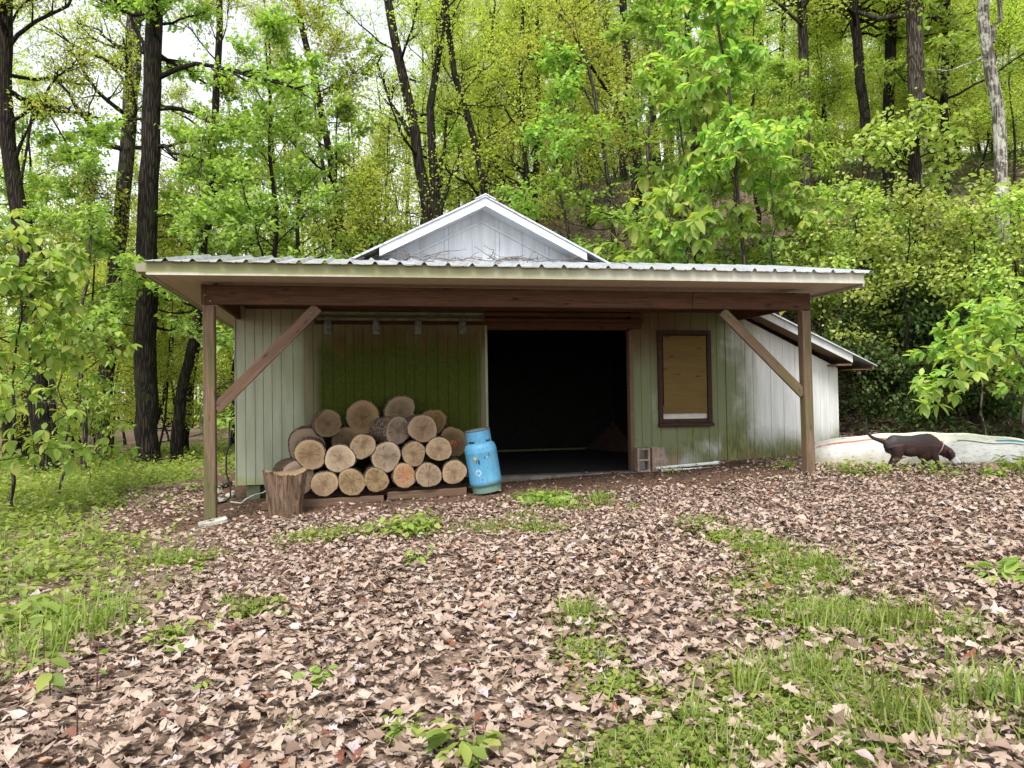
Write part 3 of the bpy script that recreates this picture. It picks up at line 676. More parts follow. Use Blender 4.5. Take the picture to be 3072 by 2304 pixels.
def patch(name, a0, a1, zc, h, mat, shape='diamond', R=.2305):
    mb = MB(); n = 8; vs = []; fs = []
    for i in range(n + 1):
        f = i / n; a = a0 + (a1 - a0) * f; hh = h * (1 - abs(2 * f - 1)) + .001 if shape == 'diamond' else h
        vs += [(R * math.cos(a), R * math.sin(a), zc - hh), (R * math.cos(a), R * math.sin(a), zc + hh)]
    fs = [(2 * i, 2 * i + 2, 2 * i + 3, 2 * i + 1) for i in range(n)]
    return link_local(name, mb.add(vs, fs).mesh(name), mat, tank)
M['label'] = mat_plain('faded_label', (.42, .58, .68), .6, .3, 30); M['scr'] = mat_plain('scratch', (.03, .05, .07), .8); M['yel'] = mat_plain('yellow_mark', (.45, .38, .10), .7, .4, 30)
patch('hazard_label', rad(-132), rad(-106), .30, .055, M['label'])
patch('hazard_label', rad(-127), rad(-111), .30, .036, M['blue'], R=.2315)
for a, z, h, w, m in ((-119, .455, .028, 1.2, 'scr'), (-112, .455, .035, 1.6, 'scr'), (-109, .44, .03, 1.0, 'scr'), (-125, .50, .025, 5, 'yel'), (-118, .488, .02, 1.2, 'yel'), (-88, .50, .006, 3, 'scr'), (-80, .50, .005, 4, 'label')):
    patch('paint_mark', rad(a - w), rad(a + w), z, h, M[m], 'bar', .2308)

# ------------------------------------------------------------------ blocks, pipes, stones, cords
M['block'] = mat_plain('cinder_block', (.27, .20, .155), .95, .3, 12, 0, .7)
mb = MB(); w, d, h = .21, .20, .39; tk = .032
mb.box(0, tk, 0, d, 0, h); mb.box(w - tk, w, 0, d, 0, h)
for z0 in (0, h / 2 - tk / 2, h - tk): mb.box(tk + .0005, w - tk - .0005, .002, d - .002, z0 + (.001 if z0 == 0 else 0), z0 + tk - (.001 if z0 > .3 else 0))
o = link('cinder_block', mb.mesh('cinder_block', .004), M['block']); o.location = (4.395, 11.30, -.035); o.rotation_euler = (0, 0, rad(-6)); tag(o, 'cinder block on end with its two square holes facing out, beside the doorway', 'cinder block', 'cinder blocks by the doorway')
mb = MB(); w, d, h = .215, .19, .40
mb.box(0, w, 0, .034, 0, h); mb.box(0, w, d - .034, d, 0, h)
for x0 in (0, w - .034): mb.box(x0 + .001, x0 + .033, .0345, d - .0345, .001, h - .001)
o = link('cinder_block', mb.mesh('cinder_block', .004), M['block']); o.location = (4.655, 11.33, -.045); o.rotation_euler = (rad(3), 0, rad(4)); tag(o, 'cinder block showing a plain solid side, next to the one with holes', 'cinder block', 'cinder blocks by the doorway')
M['pvc'] = mat_plain('white_pvc', (.72, .72, .66), .45, .12, 8, 0, .05)
for i, (a, b, r, lab) in enumerate((((4.72, 11.33, .02), (5.86, 11.37, .075), .026, 'upper white plastic pipe lying along the wall under the window'), ((4.76, 11.20, -.01), (5.80, 11.20, -.0), .026, 'lower white plastic pipe on the dirt under the window'))):
    mb = MB(); a = np.array(a); b = np.array(b); mb.tube([a, a * .6 + b * .4, b], r, 12); mb.tube([b - (b - a) * .09, b - (b - a) * .03], r + .006, 12)
    o = link('plastic_pipe', mb.mesh('plastic_pipe', 0, False), M['pvc']); tag(o, lab, 'pipe', 'white pipes under the window')
mb = MB(); mb.box(5.80, 6.03, 11.36, 11.56, -.10, .065); mb.box(5.80, 6.05, 11.34, 11.56, .067, .09); o = link('wood_block', mb.mesh('wood_block', .006), M['rough']); tag(o, 'short brown wooden block with a board on it below the right siding', 'wood block')
M['stone'] = mat_plain('field_stone', (.36, .35, .30), .95, .35, 6, 0, .6)
def rock(name, x, y, r, lab, cat='stone', mat=None, group=None, seed=0, up=.5):
    q = random.Random(seed); mb = MB(); mb.ell((0, 0, 0), (r[0], r[1], r[2]), 14, 9)
    mb.v = [(vx * (1 + .22 * math.sin(vx * 31 + seed) * math.cos(vz * 27 + seed)), vy * (1 + .2 * math.sin(vz * 29 + seed * 2)), vz * (1 + .2 * math.sin(vx * 23 + vy * 19 + seed))) for vx, vy, vz in mb.v]
    o = link(name, mb.mesh(name, 0, True), mat or M['stone']); o.location = (x, y, float(gz(x, y)) + r[2] * up); o.rotation_euler = (0, 0, q.random() * 6); return tag(o, lab, cat, group)
mb = MB(); mb.box(-.16, .17, -.07, .07, -.03, .035); o = link('flat_stone', mb.mesh('flat_stone', .012), M['stone']); o.location = (-1.72, 9.60, float(gz(-1.7, 9.6)) + .02); o.rotation_euler = (rad(4), rad(-9), rad(14)); tag(o, 'pale flat stone slab at the foot of the left porch post', 'stone')
g = 'pale stones by the left shed corner'
for i, (px, py, r, lab) in enumerate(((690, 1492, (.10, .07, .05), 'pale rounded stone beside the black cable at the shed corner'), (652, 1482, (.11, .06, .05), 'long pale stone left of the black cable'), (688, 1455, (.05, .04, .035), 'small white stone on the leaves behind the post'), (668, 1506, (.07, .06, .04), 'low greenish stone between post and shed corner'))):
    p, D = ground_hit(px, py); rock('stone', p[0], p[1], r, lab, group=g, seed=i)
p, D = ground_hit(2498, 1412); rock('stone', p[0], p[1], (.085, .08, .07), 'round brown stone right of the right porch post', mat=mat_plain('brown_stone', (.20, .15, .12), .95, .35, 8, 0, .5), seed=9)
p, D = ground_hit(2995, 1425); rock('stone', p[0], p[1] + .1, (.17, .10, .09), 'brown and grey stone in front of the boat at the right', mat=mat_plain('rusty_stone', (.25, .17, .12), .95, .5, 7, 0, .5), seed=14)
p0, D = ground_hit(618, 1482); p1, D = ground_hit(692, 1458)
mb = MB(); mb.tube([p0 + np.array([0, 0, .03]), (p0 + p1) / 2 + np.array([0, 0, .06]), p1 + np.array([0, 0, .05])], [.055, .05, .04], 10); o = link('fallen_branch', mb.mesh('fallen_branch', 0, True), mat_bark('grey_branch', (.36, .33, .26), (.14, .13, .09), 2.5)); tag(o, 'pale grey length of branch lying between post and shed corner', 'branch')
M['rubber'] = mat_plain('black_rubber', (.015, .015, .015), .6)
mb = MB(); zz = float(gz(-1.9, 11.4)); pts = [(-1.86, 11.75, .9), (-1.86, 11.74, .55), (-1.90, 11.7, .42), (-1.90, 11.68, .15), (-1.84, 11.66, -.05), (-1.83, 11.6, -.2), (-1.88, 11.5, zz + .02), (-2.05, 11.2, zz + .015), (-2.3, 10.9, zz - .0)]
mb.tube(pts, .014, 7); o = link('black_cable', mb.mesh('black_cable', 0, True), M['rubber']); tag(o, 'black cable hanging down the left shed corner to the ground', 'cable')
zz = float(gz(-1.5, 11.3)); mb = MB(); pts = [(-1.78, 11.3, zz + .03), (-1.62, 11.2, zz + .015), (-1.58, 11.25, zz + .06), (-1.48, 11.4, zz + .10), (-1.36, 11.5, zz + .12), (-1.25, 11.5, zz + .20), (-1.1, 11.5, zz + .21), (-.95, 11.45, zz + .19)]
mb.tube(pts, .010, 7); o = link('white_cord', mb.mesh('white_cord', 0, True), mat_plain('white_cord', (.5, .52, .48), .6)); tag(o, 'white extension cord running along the shed foot behind the stump', 'cord')

# ------------------------------------------------------------------ overturned boat
t = NT('boat_gelcoat'); c = t.co(); n1 = t.noise(c, 2.2, 5, .65); n2 = t.noise(t.map(c, (3, 9, 9)), 3.0, 5, .7); x, y, z = t.sep(c)[:3]
cc = t.mix(t.g(n1, .3, .7), (.70, .69, .66), (.52, .51, .47)); cc = t.mix(t.math('MULTIPLY', t.g(n2, .48, .66), .65), cc, (.36, .34, .26))
cc = t.mix(t.math('MULTIPLY', t.g(t.math('MULTIPLY_ADD', n1, -.2, z), .10, -.06), .7), cc, (.40, .36, .22)); cc = t.mix(t.g(t.noise(t.map(c, (2, 14, 14)), 2.2, 3, .5), .665, .69), cc, (.10, .10, .09))
cc = t.mix(t.math('MULTIPLY', t.g(z, .36, .46), .35), cc, (.70, .70, .50)); M['gel'] = t.prin(cc, .5, t.bump(n2, .5, .02), spec=.35)
pa = at(2446, 1400, 11.45); pb = at(3072, 1412, 10.85); ang = math.atan2(pb[1] - pa[1], pb[0] - pa[0]); LB = 4.0
boat = thing('overturned_boat', (pa[0], pa[1], float(gz(pa[0], pa[1])) + .03), 'white overturned boat hull with faded red and blue stripes, right of the shed', 'boat', None, ang)
boat.rotation_euler = (0, rad(1.2), ang)
def hull(tt, ph, off=0.0):
    s = abs(2 * tt - .92) / 1.08; h = .23 + .27 * (1 - min(1, s) ** 2.0); b = (.50 * (1 - min(1, s) ** 2.4) + .10)
    if tt < .03: h *= .80 + .2 * tt / .03; b *= .7 + .3 * tt / .03
    cp, sp = math.cos(ph), math.sin(ph)
    h += .012 * math.sin(tt * 23) * math.sin(ph * 2.0) + .008 * math.sin(tt * 41 + 2 * ph)
    yy = b * math.copysign(abs(cp) ** .62, cp); zz = h * max(0, sp) ** .55
    return np.array([tt * LB, yy + off * cp + .55, zz + off * sp])
mb = MB(); N, K = 48, 32; vs = [hull(i / N, math.pi * j / K) for i in range(N + 1) for j in range(K + 1)]
fs = [(i * (K + 1) + j, (i + 1) * (K + 1) + j, (i + 1) * (K + 1) + j + 1, i * (K + 1) + j + 1) for i in range(N) for j in range(K)]
fs += [tuple(range(K + 1)), tuple(N * (K + 1) + j for j in range(K, -1, -1))]
link_local('hull', mb.add(vs, fs).mesh('hull', 0, True), M['gel'], boat)
def stripe(name, t0, t1, p0, p1, mat):
    mb = MB(); n = 30; vs = []
    for i in range(n + 1):
        f = i / n; tt = t0 + (t1 - t0) * f; wv = .25 * math.sin(f * math.pi) + .75
        vs += [hull(tt, p0, .004), hull(tt, p0 + (p1 - p0) * wv, .004)]
    link_local(name, mb.add(vs, [(2 * i, 2 * i + 2, 2 * i + 3, 2 * i + 1) for i in range(n)]).mesh(name), mat, boat)
stripe('red_stripe', .01, .27, rad(216 - 90), rad(208 - 90), mat_plain('red_stripe_paint', (.55, .18, .09), .6, .3, 20))
stripe('blue_stripe', .64, .99, rad(214 - 90), rad(204 - 90), mat_plain('blue_stripe_paint', (.05, .25, .40), .5, .3, 20))
stripe('rub_rail', .50, .74, rad(226 - 90), rad(222 - 90), mat_plain('dark_rail', (.12, .12, .11), .7, .3, 20))
mb = MB(); mb.tube([hull(i / N, math.pi / 2, .006) for i in range(1, N)], .014, 6); link_local('keel', mb.mesh('keel', 0, True), M['gel'], boat)
mb = MB(); vs = [hull(i / N, math.pi, .012) for i in range(N + 1)]; mb.tube([v + np.array([0, 0, .015]) for v in vs], .018, 8); link_local('gunwale', mb.mesh('gunwale', 0, True), M['gel'], boat)

# ------------------------------------------------------------------ the dog
t = NT('dog_coat'); c = t.co(); x, y, z = t.sep(c)[:3]; n = t.noise(t.map(c, (20, 60, 60)), 1.5, 4, .7)
cc = t.mix(t.g(n, .3, .7), (.028, .013, .012), (.060, .028, .025))
cc = t.mix(t.math('MULTIPLY', t.g(z, .36, .43), t.g(x, .28, .1)), cc, (.035, .032, .033)); cc = t.mix(t.g(x, -.27, -.34), cc, (.02, .017, .017))
d = t.n('ShaderNodeVectorMath', operation='DISTANCE'); t.put(d.inputs[0], c); d.inputs[1].default_value = (.62, 0, .115)
cc = t.mix(t.g(d.outputs['Value'], .105, .075), cc, (.62, .60, .58))
d = t.n('ShaderNodeVectorMath', operation='DISTANCE'); t.put(d.inputs[0], c); d.inputs[1].default_value = (.59, 0, .21)
cc = t.mix(t.math('MULTIPLY', t.g(t.math('ABSOLUTE', y), .016, .008), t.g(d.outputs['Value'], .09, .06)), cc, (.6, .58, .56))
d = t.n('ShaderNodeVectorMath', operation='DISTANCE'); t.put(d.inputs[0], c); d.inputs[1].default_value = (.685, 0, .105)
cc = t.mix(t.g(d.outputs['Value'], .034, .026), cc, (.012, .012, .013))
for fx in (.36, .45):      # white front toes
    d = t.n('ShaderNodeVectorMath', operation='DISTANCE'); t.put(d.inputs[0], c); d.inputs[1].default_value = (fx, 0, .0); cc = t.mix(t.math('MULTIPLY', t.g(d.outputs['Value'], .10, .08), t.g(z, .07, .04)), cc, (.5, .48, .46))
M['coat'] = t.prin(cc, .6, t.bump(n, .5, .008), spec=.35)
pd_ = at(2735, 1412, 10.75); zg = float(gz(pd_[0], pd_[1]))
dog = thing('dog', (pd_[0], pd_[1], zg - .035), 'dark brown dog with a white muzzle and thin collar sniffing the leaves before the boat', 'dog', None, -TH)
dog.scale = (1.04, 1.15, 1.14)
mb = MB()
sp_ = [((-.30, 0, .345), .082), ((-.23, 0, .355), .112), ((-.10, 0, .352), .104), ((.02, 0, .338), .115), ((.14, 0, .33), .140), ((.23, 0, .335), .142), ((.30, 0, .325), .118), ((.36, 0, .305), .092), ((.42, 0, .28), .078), ((.47, 0, .26), .072)]
for (a, ra), (b, rb) in zip(sp_[:-1], sp_[1:]):
    for f in np.linspace(0, 1, 4): q = np.array(a) * (1 - f) + np.array(b) * f; r = ra * (1 - f) + rb * f; mb.ell(q, (r, r * .78, r * (1.06 if q[0] < .3 else 1.0)), 16, 10)
mb.ell((.20, 0, .27), (.14, .10, .14), 14, 9); mb.ell((.0, 0, .29), (.18, .085, .10), 14, 9)
rot = Matrix.Rotation(rad(42), 3, 'Y')
mb.ell((.515, 0, .232), (.088, .070, .070), 16, 10, rot); mb.ell((.50, 0, .25), (.055, .064, .052), 14, 9)
mb.tube([(.555, 0, .195), (.615, 0, .145), (.665, 0, .105)], [.048, .038, .031], 14); mb.tube([(.545, 0, .165), (.60, 0, .115), (.64, 0, .085)], [.04, .03, .022], 12); mb.ell((.677, 0, .106), (.024, .023, .020), 10, 7)
for s in (-1, 1):
    # hind leg: thigh, knee, hock, paw; front leg: shoulder, elbow, wrist, paw (stride a little)
    k = .03 * s
    mb.tube([(-.24, .06 * s, .33), (-.20 + k, .075 * s, .27), (-.19 + k, .08 * s, .20)], [.115, .09, .056], 12)
    mb.tube([(-.19 + k, .08 * s, .21), (-.26 + k, .078 * s, .135), (-.285 + k, .076 * s, .105)], [.054, .034, .027], 10)
    mb.tube([(-.285 + k, .076 * s, .11), (-.275 + k, .076 * s, .05), (-.265 + k, .076 * s, .0)], [.027, .024, .026], 10); mb.ell((-.245 + k, .076 * s, -.008), (.045, .028, .022), 10, 7)
    f = -.045 * s
    mb.tube([(.27, .075 * s, .33), (.25 + f * .4, .085 * s, .22), (.265 + f, .08 * s, .12)], [.085, .052, .033], 12)
    mb.tube([(.265 + f, .08 * s, .13), (.275 + f * 1.3, .078 * s, .06), (.285 + f * 1.4, .078 * s, .0)], [.034, .027, .028], 10); mb.ell((.305 + f * 1.4, .078 * s, -.008), (.045, .03, .022), 10, 7)
    # hanging ears
    mb.tube([(.475, .06 * s, .29), (.49, .088 * s, .245), (.515, .092 * s, .17)], [.020, .036, .014], 9)
mb.tube([(-.36, 0, .38), (-.44, 0, .41), (-.52, 0, .435), (-.58, 0, .48), (-.615, 0, .55), (-.62, 0, .63), (-.605, 0, .69)], [.034, .028, .023, .020, .017, .014, .010], 10)
mb.tube([(-.26, 0, .37), (-.36, 0, .38)], [.07, .036], 10)
body = link_local('body', mb.mesh('body'), M['coat'], dog)
rm = body.modifiers.new('merge', 'REMESH'); rm.mode = 'VOXEL'; rm.voxel_size = .0085; rm.use_smooth_shade = True
smo = body.modifiers.new('smooth', 'SMOOTH'); smo.factor = .6; smo.iterations = 5
mb = MB(); ax = Vector((.8, 0, -.45)).normalized(); u = Vector((0, 1, 0)); v = ax.cross(u); mb.tube([np.array(Vector((.385, 0, .298)) + (u * math.cos(a) * .074 + v * math.sin(a) * .094)) for a in np.linspace(0, 2 * math.pi, 33)], .0085, 6)
link_local('collar', mb.mesh('collar', 0, True), mat_plain('collar_strap', (.42, .30, .28), .6), dog)
for s in (-1, 1): link_local('eye', MB().ell((.568, .050 * s, .232), (.011, .011, .011), 10, 7).mesh('eye', 0, True), M['rubber'], dog)
# ------------------------------------------------------------------ foliage tools
def tubes(P, R, k):
    """P (m,n,3) polylines, R (m,n) radii -> vertices, quads"""
    m, n, _ = P.shape
    T = np.gradient(P, axis=1); T /= np.linalg.norm(T, axis=2, keepdims=True) + 1e-9
    ref = np.where(np.abs(T[..., 2:3]) > .9, np.array([1.0, .1, 0]), np.array([.1, .05, 1.0]))
    A = np.cross(T, ref); A /= np.linalg.norm(A, axis=2, keepdims=True) + 1e-9; B = np.cross(T, A)
    w = np.linspace(0, 2 * np.pi, k, endpoint=False)
    V = P[:, :, None, :] + R[:, :, None, None] * (A[:, :, None, :] * np.cos(w)[None, None, :, None] + B[:, :, None, :] * np.sin(w)[None, None, :, None])
    base = (np.arange(m) * n * k)[:, None, None]; i = np.arange(n - 1)[None, :, None]; j = np.arange(k)[None, None, :]; j2 = (j + 1) % k
    Fq = np.stack([base + i * k + j, base + i * k + j2, base + (i + 1) * k + j2, base + (i + 1) * k + j], -1).reshape(-1, 4)
    return V.reshape(-1, 3), Fq
def merge(lst):
    off = 0; Vs = []; Fs = []
    for V, Fq in lst: Vs.append(V); Fs.append(Fq + off); off += len(V)
    return np.concatenate(Vs), np.concatenate(Fs)
def grid_leaf(rows, droop=.15, fold=.25, twist=0.0):
    """rows: (t, half width) along the leaf; a folded, drooping blade of unit length"""
    V = []
    for t, w in rows:
        for s in (-1, 0, 1): V.append((s * w + twist * t * t * .2, t, -droop * t * t + fold * abs(s) * w + twist * s * w * t))
    n = len(rows); Fq = []
    for i in range(n - 1):
        for s in (0, 1): Fq.append((i * 3 + s, i * 3 + s + 1, (i + 1) * 3 + s + 1, (i + 1) * 3 + s))
    return np.array(V), np.array(Fq)
L_DIA = (np.array([(0, 0, 0), (.30, .5, .07), (0, 1, -.10), (-.30, .5, .07)]), np.array([(0, 1, 2, 3)]))
L_OVAL = grid_leaf([(0, .02), (.22, .22), (.5, .29), (.78, .18), (1, .01)], .22, .22)
L_BIG = grid_leaf([(0, .02), (.2, .20), (.45, .30), (.7, .25), (.9, .10), (1, .005)], .35, .25)
L_LANCE = grid_leaf([(0, .015), (.3, .13), (.6, .16), (.85, .08), (1, .003)], .3, .22)
L_MAPLE = grid_leaf([(0, .03), (.14, .42), (.24, .22), (.42, .50), (.56, .17), (.74, .24), (1, .01)], .12, .08)
L_ROUND = grid_leaf([(0, .16), (.2, .40), (.5, .48), (.8, .34), (1, .06)], .15, .12)
def place(tpl, pos, d, nrm, size, wid=None):
    """copies of a leaf: base at pos, pointing along d, upper side towards nrm"""
    V, Fq = tpl; N = len(pos)
    d = d / (np.linalg.norm(d, axis=1, keepdims=True) + 1e-9)
    x = np.cross(d, nrm); x /= np.linalg.norm(x, axis=1, keepdims=True) + 1e-9; z = np.cross(x, d)
    s = size[:, None, None]; wx = s if wid is None else s * wid[:, None, None]
    P = pos[:, None, :] + x[:, None, :] * V[None, :, 0:1] * wx + d[:, None, :] * V[None, :, 1:2] * s + z[:, None, :] * V[None, :, 2:3] * s
    n = len(V); Fo = (np.arange(N) * n)[:, None, None] + Fq[None]
    return P.reshape(-1, 3), Fo.reshape(-1, Fq.shape[1])
def rdir(r, n, up=0.0):
    v = r.normal(size=(n, 3)); v /= np.linalg.norm(v, axis=1, keepdims=True); v[:, 2] += up; return v / np.linalg.norm(v, axis=1, keepdims=True)

def grow(r, start, dirs, length, n, bend, wander):
    """polylines from start along dirs; bend lifts (+) or droops (-) the tips"""
    t = np.linspace(0, 1, n); m = len(start)
    P = start[:, None, :] + dirs[:, None, :] * (length[:, None, None] * t[None, :, None])
    P[..., 2] += (bend * length)[:, None] * t[None] ** 2
    W = np.cumsum(r.normal(size=(m, n, 3)), axis=1); W -= W[:, :1]
    return P + W * (wander * length)[:, None, None] / n
def pick(r, P, per, t0, t1):
    """per random points with tangents on each polyline"""
    m, n, _ = P.shape; t = r.uniform(t0, t1, size=(m, per)) * (n - 1.001); i = t.astype(int); f = (t - i)[..., None]; a = np.arange(m)[:, None]
    q = P[a, i] * (1 - f) + P[a, i + 1] * f; T = P[a, i + 1] - P[a, i]; T /= np.linalg.norm(T, axis=2, keepdims=True) + 1e-9
    return q.reshape(-1, 3), T.reshape(-1, 3), (t / (n - 1)).reshape(-1), np.repeat(np.arange(m), per)
def foliage_on(r, limbs, limbR, o):
    """side branches, twigs and leaves on limbs (m,n,3); o: options"""
    wood = []; leaves = []
    Ll = np.linalg.norm(limbs[:, -1] - limbs[:, 0], axis=1)
    q, T, t, idx = pick(r, limbs, o['subs'], o.get('s0', .25), 1.0)
    side = rdir(r, len(q), 0); side[:, 2] *= o.get('flat', .6); d = T * .75 + side * .85; d[:, 2] += o.get('lift', .1); d /= np.linalg.norm(d, axis=1, keepdims=True)
    L2 = np.clip(Ll[idx] * o.get('sublen', .42) * (1.25 - t) * r.uniform(.6, 1.2, len(q)), .25, 3)
    S = grow(r, q, d, L2, 4, np.full(len(q), o.get('bend', .05)), np.full(len(q), .25))
    r2 = np.clip(limbR[idx] * .38, .004, .03); wood.append(tubes(S, r2[:, None] * np.linspace(1, .4, 4)[None], 4))
    q, T, t, i2 = pick(r, S, o['twigs'], .2, 1.0)
    side = rdir(r, len(q), 0); side[:, 2] *= o.get('flat', .6); d = T * .6 + side; d[:, 2] += o.get('lift', .1) - o.get('droop', 0); d /= np.linalg.norm(d, axis=1, keepdims=True)
    L3 = o.get('twig', .45) * r.uniform(.6, 1.3, len(q))
    Tw = grow(r, q, d, L3, 3, np.full(len(q), -o.get('droop', 0) * .4), np.full(len(q), .25))
    if o.get('twigwood', True): wood.append(tubes(Tw, np.full((len(q), 3), 1.0) * np.array([.006, .004, .002]) * o.get('tw', 1.0), 3))
    k = o['leaves']
    if o.get('whorl'):
        nw = o['whorl']; q, T, t, i3 = pick(r, Tw, k, .55, 1.0); N = len(q)
        ax = T; ref = np.array([0.13, .21, 1.0]); A = np.cross(ax, ref); A /= np.linalg.norm(A, axis=1, keepdims=True) + 1e-9; B = np.cross(ax, A)
        ph = r.uniform(0, 6.28, N)
        for w in range(nw):
            a = ph + 2 * np.pi * w / nw; d = A * np.cos(a)[:, None] + B * np.sin(a)[:, None] + ax * .55 + r.normal(size=(N, 3)) * .18; d[:, 2] -= o.get('hang', .5)
            nr = rdir(r, N, 0) * .35 + np.array([0, 0, 1.0]); leaves.append(place(o['tpl'], q, d, nr, o['size'] * r.uniform(.65, 1.15, N)))
    else:
        q, T, t, i3 = pick(r, Tw, k, .1, 1.0); N = len(q)
        q = q + r.normal(size=(N, 3)) * o.get('scat', .05); d = T * .5 + rdir(r, N) * .9; d[:, 2] -= o.get('hang', .2)
        nr = rdir(r, N, 0) * o.get('rand', .6) + np.array([0, 0, 1.0]); leaves.append(place(o['tpl'], q, d, nr, o['size'] * r.uniform(.6, 1.25, N)))
    return wood, leaves
def trunk_limbs(r, T, R, o):
    """limbs off a trunk polyline T (n,3) with radii R"""
    m = o['limbs']; n = len(T); u = np.sort(r.uniform(o['c0'], .99, m)); ti = u * (n - 1.001); i = ti.astype(int); f = (ti - i)[:, None]
    st = T[i] * (1 - f) + T[i + 1] * f; rt = R[i] * (1 - f[:, 0]) + R[i + 1] * f[:, 0]
    az = r.uniform(0, 6.283, m) + np.arange(m) * 2.4; s = (u - o['c0']) / (1 - o['c0'])
    el = o.get('el0', .1) + (o.get('el1', .9) - o.get('el0', .1)) * s + r.normal(size=m) * .15
    d = np.stack([np.cos(az) * np.cos(el), np.sin(az) * np.cos(el), np.sin(el)], 1)
    L = o['spread'] * (1 - .72 * s ** 1.5) * r.uniform(.65, 1.15, m)
    P = grow(r, st, d, L, 7, np.full(m, o.get('lbend', .05)), np.full(m, .22))
    lr = np.clip(rt * .42, .012, .11) * np.clip(L / 3, .4, 1.1)
    return P, lr
def make_tree(seed, T, R, o, extra=None, k=10):
    """trunk polyline T, radii R -> (wood mesh, leaf mesh) around T[0]"""
    r = np.random.RandomState(seed); T = np.asarray(T, float); R = np.asarray(R, float)
    if len(T) < 14:      # resample for a rounder, slightly wandering trunk
        t = np.linspace(0, len(T) - 1, 16); i = np.minimum(t.astype(int), len(T) - 2); f = (t - i)[:, None]; w = r.normal(size=(16, 3)) * R.max() * .10; w[0] = 0; w[-1] = 0
        T2 = T[i] * (1 - f) + T[i + 1] * f + w; R = R[i] * (1 - f[:, 0]) + R[i + 1] * f[:, 0]; T = T2
    wood = [tubes(T[None], R[None], k)]; leaves = []
    if o.get('limbs'):
        P, lr = trunk_limbs(r, T, R, o); wood.append(tubes(P, lr[:, None] * np.linspace(1, .3, 7)[None], 5)); w, l = foliage_on(r, P, lr, o); wood += w; leaves += l
    for (E, er, eo) in (extra or []):
        E = np.asarray(E, float); t = np.linspace(0, len(E) - 1, 9); i = np.minimum(t.astype(int), len(E) - 2); f = (t - i)[:, None]; P = (E[i] * (1 - f) + E[i + 1] * f)[None]
        P = P + np.concatenate([np.zeros((1, 1, 3)), r.normal(size=(1, 8, 3)) * .035], 1)
        wood.append(tubes(P, (er * np.linspace(1, .3, 9))[None], 7))
        if eo: w, l = foliage_on(r, P, np.array([er]), eo); wood += w; leaves += l
    V, Fq = merge(wood); b = T[0].copy(); wm = np_mesh('trunk', V - b, Fq, True)
    lm = None
    if leaves: V, Fq = merge(leaves); lm = np_mesh('crown', V - b, Fq, False)
    return wm, lm, b
M['bark_dark'] = mat_bark('bark_dark', (.045, .036, .028), (.011, .009, .007), 1.0, (.035, .04, .016))
M['bark_grey'] = mat_bark('bark_grey', (.14, .12, .095), (.035, .029, .023), 1.0, (.10, .11, .05))
M['bark_pale'] = mat_bark('bark_pale', (.30, .28, .23), (.10, .085, .07), 1.0, None, (.50, .49, .42))
M['lf_fine'] = mat_leaf('leaf_spring', [(.40, .46, .085), (.48, .53, .11), (.35, .43, .08), (.54, .56, .15), (.43, .50, .10)], .5)
M['lf_fine2'] = mat_leaf('leaf_spring_gold', [(.45, .49, .085), (.52, .55, .12), (.40, .46, .08), (.56, .57, .16)], .5)
M['lf_maple'] = mat_leaf('leaf_maple', [(.26, .38, .085), (.33, .44, .11), (.22, .34, .075), (.40, .49, .14), (.29, .40, .09)], .48)
M['lf_big'] = mat_leaf('leaf_broad', [(.25, .38, .085), (.33, .45, .11), (.20, .33, .07), (.41, .50, .13), (.47, .50, .12)], .45)
M['lf_vine'] = mat_leaf('leaf_vine', [(.36, .44, .08), (.46, .52, .14), (.26, .40, .07), (.55, .57, .26), (.38, .46, .08)], .42)
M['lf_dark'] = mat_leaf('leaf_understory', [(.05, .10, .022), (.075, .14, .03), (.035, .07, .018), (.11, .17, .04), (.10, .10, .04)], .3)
M['lf_weed'] = mat_leaf('leaf_weed', [(.20, .29, .055), (.31, .38, .08), (.15, .23, .045), (.38, .40, .11)], .4)
O_FINE = dict(limbs=24, c0=.18, el0=.15, el1=1.0, spread=3.3, subs=6, twigs=5, leaves=12, tpl=L_DIA, size=.10, twig=.55, scat=.14, sublen=.45, rand=.9, tw=1.2)
O_THIN = dict(O_FINE, limbs=20, leaves=8, spread=2.8)
O_MAPLE = dict(limbs=20, c0=.2, el0=.05, el1=.7, spread=3.0, subs=7, twigs=5, leaves=7, tpl=L_MAPLE, size=.12, twig=.42, flat=.22, lift=.02, scat=.05, hang=.35, rand=.35, lbend=.02)
O_BIG = dict(limbs=13, c0=.15, el0=.15, el1=.9, spread=1.7, subs=4, twigs=3, leaves=1, whorl=5, tpl=L_BIG, size=.22, twig=.35, flat=.5, lift=.1, hang=.75)
O_VINE = dict(limbs=16, c0=.25, el0=-.1, el1=.9, spread=1.9, subs=7, twigs=5, leaves=6, tpl=L_ROUND, size=.095, twig=.4, flat=.7, hang=.5, rand=.5, scat=.10)
O_LANCE = dict(O_BIG, tpl=L_LANCE, whorl=7, size=.24, hang=.35, spread=1.6)
def put_tree(name, wm, lm, loc, bark, leaf, label, cat='tree', group=None, rz=0.0, sc=1.0, src=None):
    o = thing(name, loc, label, cat, group, rz); o.scale = (sc, sc, sc) if not hasattr(sc, '__len__') else sc
    if not wm.materials: wm.materials.append(bark)
    link_local('trunk', wm, bark, o)
    if lm is not None:
        if not lm.materials: lm.materials.append(leaf)
        link_local('crown', lm, leaf, o)
    return o

